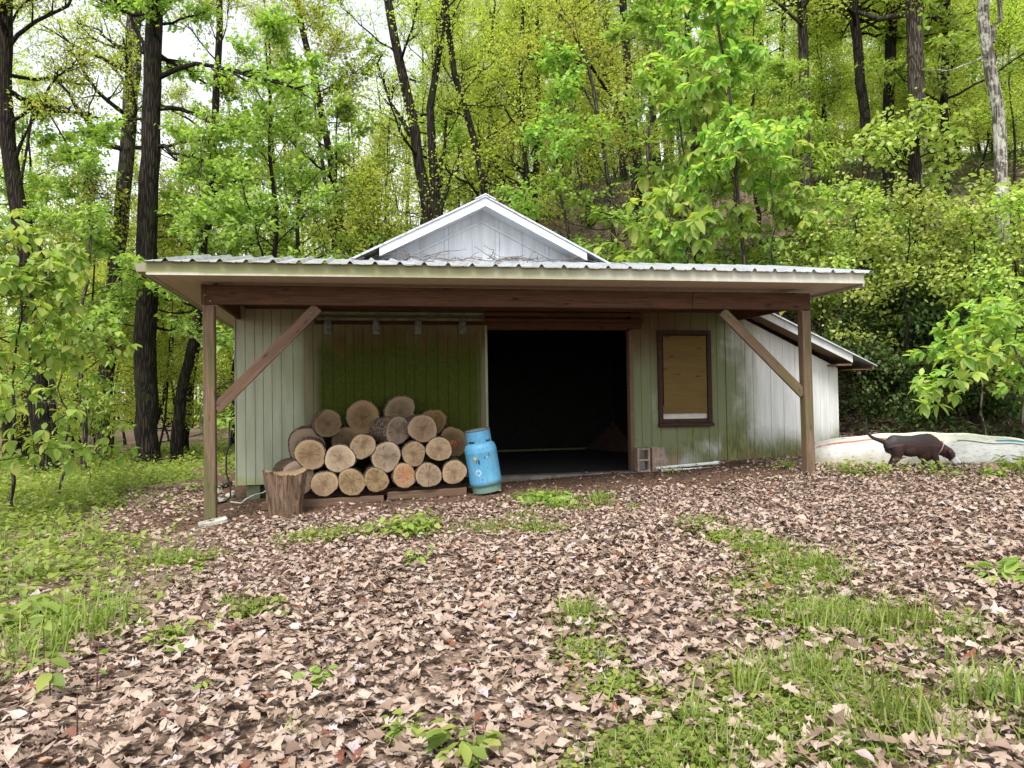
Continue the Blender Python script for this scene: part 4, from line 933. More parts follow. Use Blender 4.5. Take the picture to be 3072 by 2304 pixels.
# ------------------------------------------------------------------ the trees the photograph lets one tell apart
def hero(label, base, pts, w0, w1, bark, leaf, o, seed, limbs=(), D=None, group=None, name='forest_tree', stems=(), flare=1.45, top=None):
    p, Dg = ground_hit(*base); D = D or Dg
    ptsw = [at(x, y, D) for x, y in [base] + list(pts)]
    z0 = float(gz(ptsw[0][0], ptsw[0][1])); b = np.array([ptsw[0][0], ptsw[0][1], z0 - .12])
    T = [b] + ([] if abs(ptsw[0][2] - z0) < .2 else [ptsw[0]]) + ptsw[1:]
    if top:
        e = T[-1] - T[-2]; e = e / np.linalg.norm(e) * .5 + np.array([0, 0, .5]); e /= np.linalg.norm(e); T.append(T[-1] + e * top)
    f = np.cumsum([0] + [np.linalg.norm(T[i + 1] - T[i]) for i in range(len(T) - 1)]); f = f / f[-1]
    R = [(w0 + (w1 - w0) * q) / 2 / F_PX * D for q in f]; R[0] *= flare
    T.insert(1, T[0] * .9 + T[1] * .1 + np.array([0, 0, .0])); R.insert(1, R[1] if len(R) > 1 else R[0]); T = np.array(T)
    # dense resample so the trunk keeps its bends
    n = 24; t = np.linspace(0, 1, n); ff = np.cumsum([0] + [np.linalg.norm(T[i + 1] - T[i]) for i in range(len(T) - 1)]); ff /= ff[-1]
    T = np.stack([np.interp(t, ff, T[:, c]) for c in range(3)], 1); R = np.interp(t, ff, R)
    r = np.random.RandomState(seed); T[1:] += r.normal(size=(n - 1, 3)) * R[:-1, None] * .09
    ex = []
    for L in limbs:
        lp, lw = L[0], L[1]; lo = L[2] if len(L) > 2 else None; dz = L[3] if len(L) > 3 else 0.0
        P = [at(x, y, D + dz * i / max(1, len(lp) - 1)) for i, (x, y) in enumerate(lp)]; ex.append((P, lw / 2 / F_PX * D, lo))
    wm, lm, b = make_tree(seed, T, R, o, ex, 14)
    return put_tree(name, wm, lm, b, M[bark], M[leaf], label, 'tree', group)
SPRAY = dict(O_MAPLE, subs=12, twigs=6, leaves=8, s0=.5, sublen=.40)
SPRAYF = dict(O_FINE, subs=10, twigs=6, leaves=8, s0=.5, sublen=.35, size=.10)
TOPF = dict(O_FINE, c0=.62, limbs=14); TOPM = dict(O_MAPLE, c0=.55, limbs=12, spread=2.6)
hero('tall thick dark trunk with long right-hand limbs, just left of the porch corner', (440, 1408), [(437, 1100), (440, 800), (452, 450), (460, 150), (464, -150)], 68, 44, 'bark_dark', 'lf_maple', dict(TOPM, c0=.8), 1,
     [([(478, 232), (540, 200), (600, 188), (690, 215), (800, 238), (910, 262)], 17, SPRAY, -2.5), ([(480, 325), (545, 330), (640, 365), (720, 388), (800, 395)], 16, dict(SPRAYF), .8), ([(474, 440), (530, 455), (620, 485), (720, 492)], 13, SPRAY, -1.5),
      ([(430, 160), (405, 70), (370, 20), (330, -10)], 13, SPRAYF, 0), ([(460, 700), (500, 712), (530, 690)], 8, None, 0), ([(452, 970), (500, 955), (560, 940), (600, 925)], 6, None, 1), ([(470, 650), (540, 645), (640, 660), (760, 640)], 9, SPRAY, -2), ([(440, 365), (370, 360), (310, 380), (260, 400)], 9, dict(SPRAY, s0=.6), .5)])
hero('leaning dark tree at the far left, its trunk splitting near the ground', (148, 1432), [(118, 1220), (92, 900), (60, 660), (30, 480), (14, 260), (20, 0), (24, -120)], 64, 30, 'bark_dark', 'lf_fine', dict(TOPF, c0=.75), 2,
     [([(165, 1440), (160, 1330), (150, 1100), (145, 900), (110, 700)], 28, None, 0), ([(40, 500), (110, 320), (180, 220), (260, 180)], 12, SPRAYF, 0), ([(48, 610), (100, 330), (140, 325), (240, 500), (300, 590)], 9, SPRAYF, 0), ([(30, 370), (90, 320), (140, 315), (190, 340)], 12, SPRAYF, -1)])
hero('slightly leaning grey trunk behind and left of the thick dark trunk', (300, 1395), [(322, 1080), (352, 760), (378, 520), (395, 300), (402, 120), (405, -100)], 44, 40, 'bark_grey', 'lf_fine', TOPF, 3, D=23)
hero('thin straight trunk between the thick dark trunk and the shed roof', (548, 1330), [(590, 1000), (620, 750), (640, 450), (655, 180), (660, -50)], 30, 18, 'bark_dark', 'lf_fine', dict(TOPF, c0=.45), 4, D=24)
hero('slim dark trunk bending right, seen just outside the left porch post', (530, 1335), [(545, 1180), (580, 1020), (600, 900), (612, 760), (610, 600)], 38, 16, 'bark_dark', 'lf_maple', dict(TOPM, c0=.5), 5, D=21)
hero('dark trunk leaning left above the left end of the porch roof', (1090, 1220), [(1040, 780), (1000, 520), (970, 360), (940, 220), (900, 60), (880, -80)], 30, 16, 'bark_dark', 'lf_maple', dict(O_MAPLE, c0=.35, limbs=16), 6, D=24)
hero('three-stemmed dark tree rising just left of the gable peak', (1292, 1215), [(1290, 800), (1282, 620), (1255, 470), (1235, 330), (1205, 220), (1165, 20), (1150, -150)], 46, 22, 'bark_dark', 'lf_fine', dict(O_THIN, c0=.55, limbs=10, leaves=8), 7,
     [([(1296, 800), (1305, 600), (1298, 480), (1290, 330), (1315, 180), (1335, 20), (1350, -120)], 36, dict(SPRAYF, leaves=5), 0), ([(1300, 850), (1320, 630), (1350, 540), (1374, 488)], 22, None, 0), ([(1235, 410), (1200, 350), (1165, 290), (1130, 180)], 16, dict(SPRAYF, leaves=5), 0), ([(1320, 560), (1335, 420), (1345, 300)], 14, dict(SPRAYF, leaves=5), 1)], D=22)
hero('dark trunk slanting left from behind the gable peak', (1475, 1210), [(1462, 720), (1452, 570), (1425, 430), (1395, 320), (1360, 205), (1345, 80), (1330, -80)], 28, 16, 'bark_dark', 'lf_fine', dict(O_THIN, c0=.5, limbs=14), 8,
     [([(1420, 400), (1380, 340), (1330, 330)], 8, SPRAYF, 0), ([(1455, 560), (1462, 530), (1475, 590)], 6, None, 0)], D=22.5)
hero('slender upright trunk with rising limbs right of the gable peak', (1580, 1200), [(1582, 680), (1578, 500), (1566, 340), (1562, 180), (1570, 20)], 22, 10, 'bark_dark', 'lf_fine', dict(O_FINE, c0=.48, limbs=18, el0=.7, el1=1.2), 9,
     [([(1570, 400), (1530, 350), (1490, 300), (1450, 240)], 8, SPRAYF, 0), ([(1580, 480), (1620, 420), (1680, 330)], 8, SPRAYF, 0)], D=23)
hero('thin grey tree with an arching crown above the right half of the gable', (1850, 1180), [(1838, 620), (1812, 460), (1790, 320), (1770, 220), (1735, 120), (1680, 40)], 20, 9, 'bark_grey', 'lf_fine2', dict(O_FINE, c0=.5, limbs=14), 10,
     [([(1800, 380), (1765, 300), (1740, 220), (1640, 170), (1560, 190)], 8, SPRAYF, 0), ([(1780, 260), (1720, 150), (1660, 130)], 6, SPRAYF, 0), ([(1830, 560), (1870, 480), (1930, 420)], 7, SPRAYF, 0)], D=21)
hero('grey leaning trunk with forked top, right of the arching thin tree', (1945, 1120), [(1915, 700), (1888, 420), (1850, 300), (1800, 190), (1780, 60)], 20, 11, 'bark_grey', 'lf_fine', dict(O_FINE, c0=.45, limbs=16), 11, D=25)
hero('dark slim trunk rising from the right part of the porch roof line', (2100, 1050), [(2092, 760), (2085, 560), (2080, 380), (2065, 150), (2060, -50)], 24, 18, 'bark_dark', 'lf_maple', dict(O_MAPLE, c0=.25, limbs=22), 12, D=19)
hero('broad-leaved sapling on a thin forked stem above the right part of the porch roof', (2240, 1010), [(2232, 780), (2212, 560), (2198, 400), (2190, 280), (2160, 120), (2140, -20)], 16, 7, 'bark_grey', 'lf_big', dict(O_BIG, c0=.32, limbs=24, spread=1.9, leaves=2), 13,
     [([(2210, 620), (2200, 480), (2195, 360)], 9, dict(O_BIG, subs=6), 0)], D=15.5)
hill = 'straight trunks on the hillside'
hero('straight mottled grey trunk on the hill, leftmost of the hillside row', (2415, 420), [(2412, 200), (2405, 0), (2402, -150)], 30, 27, 'bark_grey', 'lf_fine', dict(TOPF, c0=.7), 14, D=23.5, group=hill)
hero('dark slightly curved trunk on the hill, right of the mottled grey one', (2600, 400), [(2585, 270), (2570, 130), (2562, 0), (2560, -120)], 30, 27, 'bark_dark', 'lf_fine', dict(TOPF, c0=.7), 15, D=22.5, group=hill)
hero('straight near-black trunk beside the widest grey trunk on the hill', (2662, 400), [(2670, 220), (2676, 40), (2680, -120)], 33, 30, 'bark_dark', 'lf_fine2', dict(TOPF, c0=.7), 16, D=23.5, group=hill)
hero('widest rough grey trunk on the hillside', (2752, 430), [(2748, 230), (2742, 0), (2740, -150)], 50, 42, 'bark_grey', 'lf_fine', dict(TOPF, c0=.75), 17, D=21.5, group=hill)
hero('pale lichen-spotted trunk forking at the top right of the view', (3000, 380), [(2985, 290), (2966, 180), (2952, 60), (2945, -120)], 44, 30, 'bark_pale', 'lf_maple', dict(TOPM, c0=.9, limbs=6), 18, [([(2975, 130), (2990, 60), (3010, -60)], 22, None, 0), ([(2965, 170), (2900, 190), (2830, 215), (2770, 225)], 5, None, -2)], D=14, group=hill)
hero('dark half-hidden trunk between the wide grey and the pale spotted trunks', (2835, 440), [(2832, 300), (2838, 120), (2842, -40)], 24, 20, 'bark_dark', 'lf_maple', dict(TOPM, c0=.4), 19, D=22.5, group=hill)
hero('dark trunk standing in the shade of the bank behind the boat', (2765, 1010), [(2762, 880), (2752, 700), (2745, 560), (2740, 420)], 50, 34, 'bark_dark', 'lf_vine', dict(O_VINE, c0=.7, limbs=10), 20, group=None)
hero('thin dark trunk on the shaded bank near the right edge', (3050, 1010), [(3040, 880), (3030, 740), (3035, 600)], 30, 22, 'bark_dark', 'lf_vine', dict(O_VINE, c0=.75, limbs=8), 21)

# ------------------------------------------------------------------ filling woods: a few kinds, copied
def straight(seed, h, r0, lean=.05):
    r = np.random.RandomState(seed); n = 16; t = np.linspace(0, 1, n); dx, dy = r.normal(size=2) * lean
    T = np.stack([h * t * dx + np.cumsum(r.normal(size=n)) * .05, h * t * dy + np.cumsum(r.normal(size=n)) * .05, h * t - .2], 1); T -= np.array([T[0, 0], T[0, 1], 0]); R = r0 * (1 - .8 * t); R[0] *= 1.4
    return T, R
KINDS = []
for i, (h, r0, o, bark, leaf) in enumerate(((19, .15, O_FINE, 'bark_dark', 'lf_fine'), (16, .11, O_FINE, 'bark_grey', 'lf_fine2'), (20, .16, dict(O_FINE, c0=.30), 'bark_dark', 'lf_fine'), (13, .08, dict(O_FINE, limbs=20, spread=2.6), 'bark_dark', 'lf_fine2'),
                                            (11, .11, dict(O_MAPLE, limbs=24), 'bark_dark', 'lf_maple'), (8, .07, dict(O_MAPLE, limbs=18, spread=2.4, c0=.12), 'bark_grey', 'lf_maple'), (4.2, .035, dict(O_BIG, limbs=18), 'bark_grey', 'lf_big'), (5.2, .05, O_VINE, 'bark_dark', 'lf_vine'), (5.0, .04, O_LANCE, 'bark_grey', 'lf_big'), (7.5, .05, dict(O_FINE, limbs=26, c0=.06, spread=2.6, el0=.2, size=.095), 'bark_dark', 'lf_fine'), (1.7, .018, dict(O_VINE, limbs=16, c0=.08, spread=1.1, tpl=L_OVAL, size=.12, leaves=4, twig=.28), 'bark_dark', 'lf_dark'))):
    T, R = straight(100 + i, h, r0); wm, lm, b = make_tree(200 + i, T, R, o, None, 8)
    wm.materials.append(M[bark]); lm.materials.append(M[leaf]); KINDS.append((wm, lm, bark, leaf))
KTXT = ['tall dark-stemmed forest tree in sparse yellow-green spring leaf', 'slim grey-stemmed forest tree in golden-green spring leaf', 'tall dark forest tree with a high yellow-green crown', 'young slender tree in golden-green spring leaf',
        'mid-green maple with flat layered sprays', 'small mid-green maple with low layered sprays', 'broad-leaved sapling with drooping light green leaves', 'vine-hung bush with pale yellow-green rounded leaves', 'sapling with fans of narrow light green leaflets', 'low young tree leafed yellow-green to the ground', 'dark green shaded shrub']
KCAT = ['tree', 'tree', 'tree', 'tree', 'tree', 'tree', 'sapling', 'bush', 'sapling', 'young tree', 'shrub']
KNAME = ['forest_tree', 'forest_tree', 'forest_tree', 'forest_tree', 'maple_tree', 'maple_tree', 'sapling', 'vine_bush', 'sapling', 'young_tree', 'shrub']
def put_kind(k, x, y, where, rz, sc, label=None, group=None):
    wm, lm, bark, leaf = KINDS[k]
    return put_tree(KNAME[k], wm, lm, (x, y, float(gz(x, y))), M[bark], M[leaf], label or (KTXT[k] + ', ' + where), KCAT[k], group or ('woodland ' + where), rz, sc)
rr = random.Random(77)
def inside_shed(x, y): return -4.5 < x < 10.2 and 7 < y < 20.0
taken = []
def fill(n, k_w, Dr, pxr, where, mind, gap=True, scl=(.8, 1.2)):
    c = 0; tries = 0
    while c < n and tries < n * 40:
        tries += 1; D = Dr[0] + (Dr[1] - Dr[0]) * rr.random() ** .8; px = rr.uniform(*pxr); p = at(px, 1200, D); x, y = p[0], p[1]
        if inside_shed(x, y): continue
        if gap and 1140 < px < 1400 and D < 70 and rr.random() < .6: continue
        if any((x - a) ** 2 + (y - b) ** 2 < mind ** 2 for a, b in taken): continue
        if 340 < px < 540 and D < 21: continue
        taken.append((x, y)); k = rr.choices(range(len(k_w)), k_w)[0]; put_kind(k, x, y, where, rr.uniform(0, 6.28), rr.uniform(*scl)); c += 1
fill(30, [3, 3, 3, 3, 1, 0, 0, 0, 0, 0], (22, 62), (-250, 1150), 'in the woods left of the shed', 1.7)
fill(34, [0, 0, 0, 0, 0, 1, 0, 0, 0, 7], (19, 50), (-250, 1150), 'in the woods left of the shed', 1.3, True, (.75, 1.3))
fill(36, [3, 3, 3, 3, 1, 0, 0, 0, 0, 0], (22, 62), (1150, 2050), 'in the woods behind the shed', 1.7)
fill(14, [0, 0, 0, 0, 0, 1, 0, 0, 0, 5], (22, 45), (1400, 2150), 'in the woods behind the shed', 1.3, True, (.8, 1.4))
fill(34, [3, 3, 2, 3, 0, 0, 0, 0, 0, 0], (27, 60), (2050, 3350), 'on the wooded hillside', 1.7)
fill(34, [0, 0, 0, 0, 0, 1, 0, 0, 0, 6], (25, 52), (2050, 3350), 'on the wooded hillside', 1.2, True, (.7, 1.2))
for (px, D, k, sc, lab) in (   # understory placed where the photograph shows it
    (800, 19.5, 4, 1.0, 'mid-green maple spreading over the left half of the porch roof'), (1010, 21, 4, .9, 'rounded green maple beside the gable, left of the three-stemmed tree'), (620, 18.5, 5, 1.0, 'small layered maple behind the left porch corner'),
    (250, 19, 5, 1.05, 'small maple between the leaning tree and the thick dark trunk'), (700, 27, 4, 1.15, 'taller maple in the second row left of the gable'), (70, 22, 4, .95, 'maple at the left edge behind the leaning tree'),
    (1700, 20.5, 5, 1.05, 'low green maple behind the right slope of the gable'), (1980, 19.5, 5, 1.15, 'green maple behind the right part of the porch roof'), (2120, 16.5, 8, 1.3, 'tall sapling with fanned leaflets behind the right porch roof'),
    (2030, 17, 6, 1.45, 'broad-leaved sapling left of the thin forked stem'), (2320, 16, 6, 1.0, 'broad-leaved sapling between the forked stem and the pale vine bush'), (2400, 18, 5, .68, 'small maple on the slope below the mottled grey trunk'),
    (2290, 19.5, 4, .62, 'maple behind the saplings at the right porch roof'), (2520, 17.5, 8, .7, 'sapling with fanned leaflets below the curved dark trunk')):
    p = at(px, 1200, D); put_kind(k, p[0], p[1], '', rr.uniform(0, 6.28), sc, lab, 'understory trees around the shed')
for (px, D, k, sc, lab) in (
    (2470, 14.8, 7, .62, 'yellow-green vine bush nearest the lean-to roof'), (2600, 14.8, 7, .72, 'vine bush under the near-black hillside trunk'), (2760, 14.2, 7, .74, 'pale vine bush below the widest grey trunk'), (2920, 13.4, 7, .74, 'pale vine bush under the lichen-spotted trunk'),
    (3080, 12.8, 7, .80, 'pale vine bush at the right edge of the view'), (2690, 16.4, 7, .52, 'small vine bush in the second row of the bank'), (2860, 15.6, 7, .55, 'vine bush behind the pale one, in the second row'), (3030, 14.8, 7, .62, 'second-row vine bush near the right edge'), (2540, 16.0, 8, .62, 'sapling with fanned leaflets among the vine bushes')):
    p = at(px, 1200, D); put_kind(k, p[0], p[1], '', rr.uniform(0, 6.28), sc, lab, 'vine bushes on the bank')
for i, (px, py) in enumerate(((2560, 1270), (2640, 1180), (2700, 1270), (2800, 1200), (2880, 1265), (2960, 1190), (3040, 1260), (2620, 1050), (2740, 1080), (2880, 1090), (3000, 1060), (3090, 1150), (2560, 1130), (2680, 960), (2830, 980), (2950, 950), (3060, 960))):
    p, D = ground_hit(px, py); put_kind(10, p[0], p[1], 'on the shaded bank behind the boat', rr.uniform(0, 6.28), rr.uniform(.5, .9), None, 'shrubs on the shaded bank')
for (px, D, k, sc) in ((2870, 23, 9, .75), (2960, 24.5, 9, .8), (3060, 22, 9, .8), (2780, 26, 9, .9), (3020, 27, 5, .9), (2900, 28, 9, .9), (2690, 27, 9, .9), (3120, 25, 9, .9), (2500, 26, 9, .8)):
    p = at(px, 1200, D); put_kind(k, p[0], p[1], 'on the wooded hillside', rr.uniform(0, 6.28), sc)
# near saplings at the picture's sides
T, R = straight(300, 3.9, .03, .03); wl, ll, b = make_tree(301, T, R, dict(O_BIG, limbs=16, spread=1.5, leaves=1, whorl=4, size=.19, tpl=L_BIG, c0=.22)); wl.materials.append(M['bark_grey']); ll.materials.append(M['lf_big'])
for (px, D, sc, lab) in ((40, 10.6, 1.0, 'near broad-leaved sapling at the left edge of the view'), (170, 12.2, .80, 'broad-leaved sapling in front of the leaning double-trunk tree'), (270, 14.5, .5, 'smaller broad-leaved sapling just left of the thick dark trunk'), (-120, 9.6, 1.0, 'broad-leaved sapling mostly outside the left edge of the view')):
    p = at(px, 1250, D); put_tree('sapling', wl, ll, (p[0], p[1], float(gz(p[0], p[1]))), M['bark_grey'], M['lf_big'], lab, 'sapling', 'broad-leaved saplings at the left', rr.uniform(0, 6), sc)
T, R = straight(310, 3.0, .03, .02); wl2, ll2, b = make_tree(311, T, R, dict(O_LANCE, limbs=12, spread=1.5, leaves=1, tpl=L_OVAL, whorl=6, size=.23, c0=.35, el0=.0, el1=.6)); wl2.materials.append(M['bark_grey']); ll2.materials.append(M['lf_big'])
for (px, D, sc, lab) in ((3110, 9.9, .80, 'near sapling reaching over the boat from the right edge'), (2960, 12.3, .80, 'sapling with whorled oval leaves on the bank above the boat')):
    p = at(px, 1250, D); put_tree('sapling', wl2, ll2, (p[0], p[1], float(gz(p[0], p[1]))), M['bark_grey'], M['lf_big'], lab, 'sapling', 'saplings above the boat', rr.uniform(0, 6), sc)

# ------------------------------------------------------------------ far woods and undergrowth (nobody could count these)
r = np.random.RandomState(9)
n = 420; px = r.uniform(-500, 3600, n); D = r.uniform(64, 120, n); B = np.array([at(a, 1200, d) for a, d in zip(px, D)]); B[:, 2] = gz(B[:, 0], B[:, 1]) - .3
keep = ~((px > 1130) & (px < 1420) & (r.rand(n) < .4)); B = B[keep]; n = len(B)
H = r.uniform(16, 30, n); P = B[:, None, :] + np.array([0, 0, 1.0])[None, None] * (H[:, None] * np.linspace(0, 1, 5)[None])[:, :, None]; P[:, 1:, :2] += np.cumsum(r.normal(size=(n, 4, 2)) * .35, axis=1)
fw = tag(link('far_woods', np_mesh('far_woods', *tubes(P, np.linspace(.22, .05, 5)[None] * r.uniform(.7, 1.3, n)[:, None], 5), True), M['bark_dark']), kind='stuff')
k = 330; c = P[np.arange(n)[:, None], r.randint(0, 5, (n, k))] + r.normal(size=(n, k, 3)) * np.array([2.1, 2.1, 2.0]); c = c.reshape(-1, 3); N = len(c)
V, Fq = place(L_DIA, c, rdir(r, N), rdir(r, N, .5), r.uniform(.22, .5, N)); lw = link('far_leaves', np_mesh('far_leaves', V, Fq), M['lf_fine']); lw.parent = fw
# ------------------------------------------------------------------ fallen leaves
r = np.random.RandomState(21)
def leaf_tpl(kind, seed):
    q = np.random.RandomState(seed)
    rows = {'oak': [(0, .02), (.10, .05), (.2, .22), (.3, .12), (.42, .30), (.52, .14), (.66, .33), (.76, .16), (.88, .2), (1, .02)],
            'maple': [(0, .02), (.12, .12), (.2, .36), (.3, .27), (.44, .46), (.54, .24), (.68, .27), (.8, .12), (1, .01)],
            'oval': [(0, .015), (.2, .18), (.5, .29), (.8, .16), (1, .01)]}[kind]
    V = []
    cu, cw, tw, wv = q.uniform(-.8, .8), q.uniform(.1, 1.1) * q.choice([-1, 1], p=[.35, .65]), q.uniform(-.5, .5), q.uniform(0, 6); tear = q.choice([-1, 0, 1], p=[.2, .6, .2]); tt0 = q.uniform(.3, .8)
    for t, w in rows:
        for s in (-1, 0, 1):
            x = s * w * q.uniform(.7, 1.2) * (.35 if (s == tear and t > tt0) else 1); z = cu * (t - .5) ** 2 + cw * x * x * 1.6 + abs(x) * .2 + tw * x * (t - .5) + .05 * math.sin(9 * t + wv + s * 2)
            V.append((x, t - .4, z))
    n = len(rows); Fq = [(i * 3 + s, i * 3 + s + 1, (i + 1) * 3 + s + 1, (i + 1) * 3 + s) for i in range(n - 1) for s in (0, 1)]
    V = np.array(V); V[:, 2] -= V[:, 2].min(); return V, np.array(Fq)
def in_view(x, y, m=1.3):
    d = x * _fw[0] + y * _fw[1]; a = x * _r0[0] + y * _r0[1]; return (d > 1.6) & (np.abs(a) < d * .69 + m)
GREEN = [  # world patches (x, y, radius) where low green plants take over, from the photograph
]
def patch_px(px, py, rp):
    p, D = ground_hit(px, py); return (p[0], p[1], rp / F_PX * D * 1.0)
PATCH_R = [patch_px(*a) for a in ((2090, 1580, 60), (2190, 1620, 70), (2290, 1660, 70), (2380, 1710, 70), (2470, 1750, 80), (2250, 1760, 90), (2400, 1850, 130), (2550, 1880, 130), (2650, 1960, 120), (2500, 2020, 150), (2300, 2060, 140), (2750, 2100, 220), (2500, 2200, 200), (2250, 2230, 170), (2050, 2260, 150), (1880, 2290, 130), (2900, 1900, 90), (2980, 2150, 130), (1730, 1860, 60), (1760, 1970, 80), (1830, 2080, 90))]
PATCH_C = [patch_px(*a) for a in ((1620, 1500, 80), (1700, 1520, 90), (1790, 1500, 50), (1230, 1585, 70), (1290, 1600, 60), (1110, 1600, 60), (1010, 1610, 90), (900, 1625, 90), (1450, 1590, 90), (1620, 1590, 70), (1560, 1560, 60), (1900, 1530, 30), (770, 1840, 55), (700, 1820, 50), (520, 1910, 60), (590, 1680, 90), (500, 1690, 80), (870, 2220, 30), (960, 2050, 25), (1250, 1690, 25))]
def pmask(x, y, P, grow=1.0):
    m = np.zeros_like(x)
    for a, b, c in P: m = np.maximum(m, np.exp(-((x - a) ** 2 + (y - b) ** 2) / (c * grow) ** 2))
    return m
def left_green(x, y):
    """1 inside the green margin at the left"""
    e = np.interp(y, [2.5, 3.6, 4.4, 4.9, 5.7, 7.9, 9.6, 12, 20], [-6, -3.6, -2.4, -1.9, -1.7, -1.75, -2.1, -2.9, -3.4]) + .8 * (vnoise(x * .9, y * .9, 5) - .5)
    return sstep(.35, -.35, x - e - .2)
N = 150000
x = r.uniform(-9, 14, N); y = 1.3 + 12.5 * r.rand(N); k = in_view(x, y)
dens = np.ones(N); dens *= 1 - .72 * left_green(x, y); dens *= 1 - .35 * pmask(x, y, PATCH_R); dens *= 1 - .6 * pmask(x, y, PATCH_C)
porch = sstep(9.0, 9.55, y - .05 * x + .35 * (vnoise(x * 1.5, y * 1.5, 8) - .5)) * sstep(-2.6, -2.0, x) * sstep(6.9, 6.0, x); dens *= 1 - .94 * porch
k &= ~((y > 11.4) & (x > -1.9) & (x < 8.4)); k &=  ~((y > 10.3) & (y < 11.3) & (x > -1.1) & (x < 1.5))
k &= r.rand(N) < dens; x = x[k]; y = y[k]; N = len(x)
size = r.uniform(.05, .115, N) * np.where(y > 7, .85, 1); lift = r.rand(N) ** 1.6 * .05
heap = vnoise(x * 1.1, y * 1.1, 12); lift += sstep(.5, .9, heap) * .03
pos = np.stack([x, y, gz(x, y) + lift], 1)
az = r.uniform(0, 6.283, N); d = np.stack([np.cos(az), np.sin(az), r.normal(size=N) * .22], 1); nr = rdir(r, N) * r.uniform(.1, .75, N)[:, None] + np.array([0, 0, 1.0]); nr[:, 2] *= np.where(r.rand(N) < .25, -1, 1)
kinds = [leaf_tpl(kk, s) for s, kk in enumerate(['oak'] * 9 + ['maple'] * 6 + ['oval'] * 13)]
lst = []; which = np.where(y > 7.5, r.randint(13, len(kinds), N), r.randint(0, len(kinds), N))
for i, tp in enumerate(kinds):
    m = which == i; lst.append(place(tp, pos[m], d[m], nr[m], size[m], r.uniform(.75, 1.2, m.sum()) * size[m] / size[m]))
def mat_litter():
    t = NT('dead_leaf'); isl = t.n('ShaderNodeNewGeometry').outputs['Random Per Island']; c = t.co()
    col = t.ramp(isl, [(0, (.10, .064, .046)), (.12, (.20, .138, .10)), (.30, (.30, .217, .165)), (.54, (.37, .28, .218)), (.80, (.43, .335, .268)), (.9, (.32, .235, .18)), (.94, (.38, .32, .33)), (.97, (.48, .40, .34)), (.988, (.16, .05, .03)), (1, (.22, .09, .04))])
    n = t.noise(c, 45, 3, .7); col = t.mix(t.math('MULTIPLY', t.g(n, .45, .75), .45), col, (.16, .10, .065))
    p = t.n('ShaderNodeBsdfPrincipled'); t.put(p.inputs['Base Color'], col); p.inputs['Roughness'].default_value = .7; p.inputs['Specular IOR Level'].default_value = .25
    t.put(p.inputs['Normal'], t.bump(n, .35, .006)); t.t.links.new(p.outputs[0], t.out.inputs[0]); return t.m
V, Fq = merge(lst); tag(link('fallen_leaves', np_mesh('fallen_leaves', V, Fq), mat_litter()), kind='stuff')
# dry stalks and twigs lying in the leaves
N = 900; x = r.uniform(-6, 11, N); y = r.uniform(1.6, 9.5, N); k = in_view(x, y); x = x[k]; y = y[k]; N = len(x)
az = r.uniform(0, 6.28, N); st = np.stack([x, y, gz(x, y) + .02 + r.rand(N) * .03], 1); dd = np.stack([np.cos(az), np.sin(az), r.uniform(-.02, .18, N)], 1)
P = grow(r, st, dd, r.uniform(.12, .5, N), 5, np.full(N, -.05), np.full(N, .25)); V, Fq = tubes(P, np.linspace(.0032, .0012, 5)[None] * np.ones((N, 1)), 4)
M['straw'] = mat_plain('dry_stalk', (.36, .26, .18), .9, .4, 20); tag(link('dry_stalks', np_mesh('dry_stalks', V, Fq), M['straw']), kind='stuff')
# bark crumbs and small debris on the porch dirt
N = 5200; x = r.uniform(-2.4, 6.4, N); y = r.uniform(9.3, 11.5, N); pos = np.stack([x, y, gz(x, y) + .004], 1)
V, Fq = place(L_OVAL, pos, rdir(r, N) * np.array([1, 1, .2]), rdir(r, N) * .5 + np.array([0, 0, 1.]), r.uniform(.015, .06, N)); tag(link('bark_crumbs', np_mesh('bark_crumbs', V, Fq), mat_leaf('crumb', [(.07, .045, .03), (.15, .10, .065), (.26, .18, .125)], .02, .9)), kind='stuff')

# ------------------------------------------------------------------ low plants and grass
def weeds(x, y, nl, size, tpl, h, r, up=.8):
    """small rosettes: nl leaves round each point"""
    N = len(x); az = r.uniform(0, 6.283, (N, nl)); hh = h[:, None] * r.uniform(.25, 1.0, (N, nl)); rad_ = hh * .75 + .01
    P = np.stack([x[:, None] + np.cos(az) * rad_ * .6, y[:, None] + np.sin(az) * rad_ * .6, gz(x, y)[:, None] + hh], -1).reshape(-1, 3)
    d = np.stack([np.cos(az), np.sin(az), r.normal(size=(N, nl)) * .35 - .05], -1).reshape(-1, 3); M_ = N * nl
    return place(tpl, P, d, rdir(r, M_) * .45 + np.array([0, 0, 1.]), (size[:, None] * r.uniform(.6, 1.2, (N, nl))).ravel())
def blades(x, y, h, r, spread=.55, w=.004):
    N = len(x); az = r.uniform(0, 6.283, N); b = np.stack([x, y, gz(x, y) - .005], 1); b[:, 2] += np.where(y < 10, .015, 0); o = np.stack([np.cos(az), np.sin(az), np.zeros(N)], 1); s = np.stack([-np.sin(az), np.cos(az), np.zeros(N)], 1)
    t = np.array([0, .35, .7, 1.0]); wv = np.array([1, .9, .55, .05]); lean = r.uniform(.15, 1, N) * spread
    C = b[:, None] + o[:, None] * (h * lean)[:, None, None] * (t ** 1.8)[None, :, None] + np.array([0, 0, 1.])[None, None] * (h[:, None] * (t - .45 * lean[:, None] * t ** 2.4))[:, :, None]
    W_ = s[:, None] * (w * wv)[None, :, None]; V = np.stack([C - W_, C + W_], 2).reshape(-1, 3); base = (np.arange(N) * 8)[:, None, None]; i = np.arange(3)[None, :, None]
    return V, (base + i * 2 + np.array([0, 1, 3, 2])[None, None]).reshape(-1, 4)
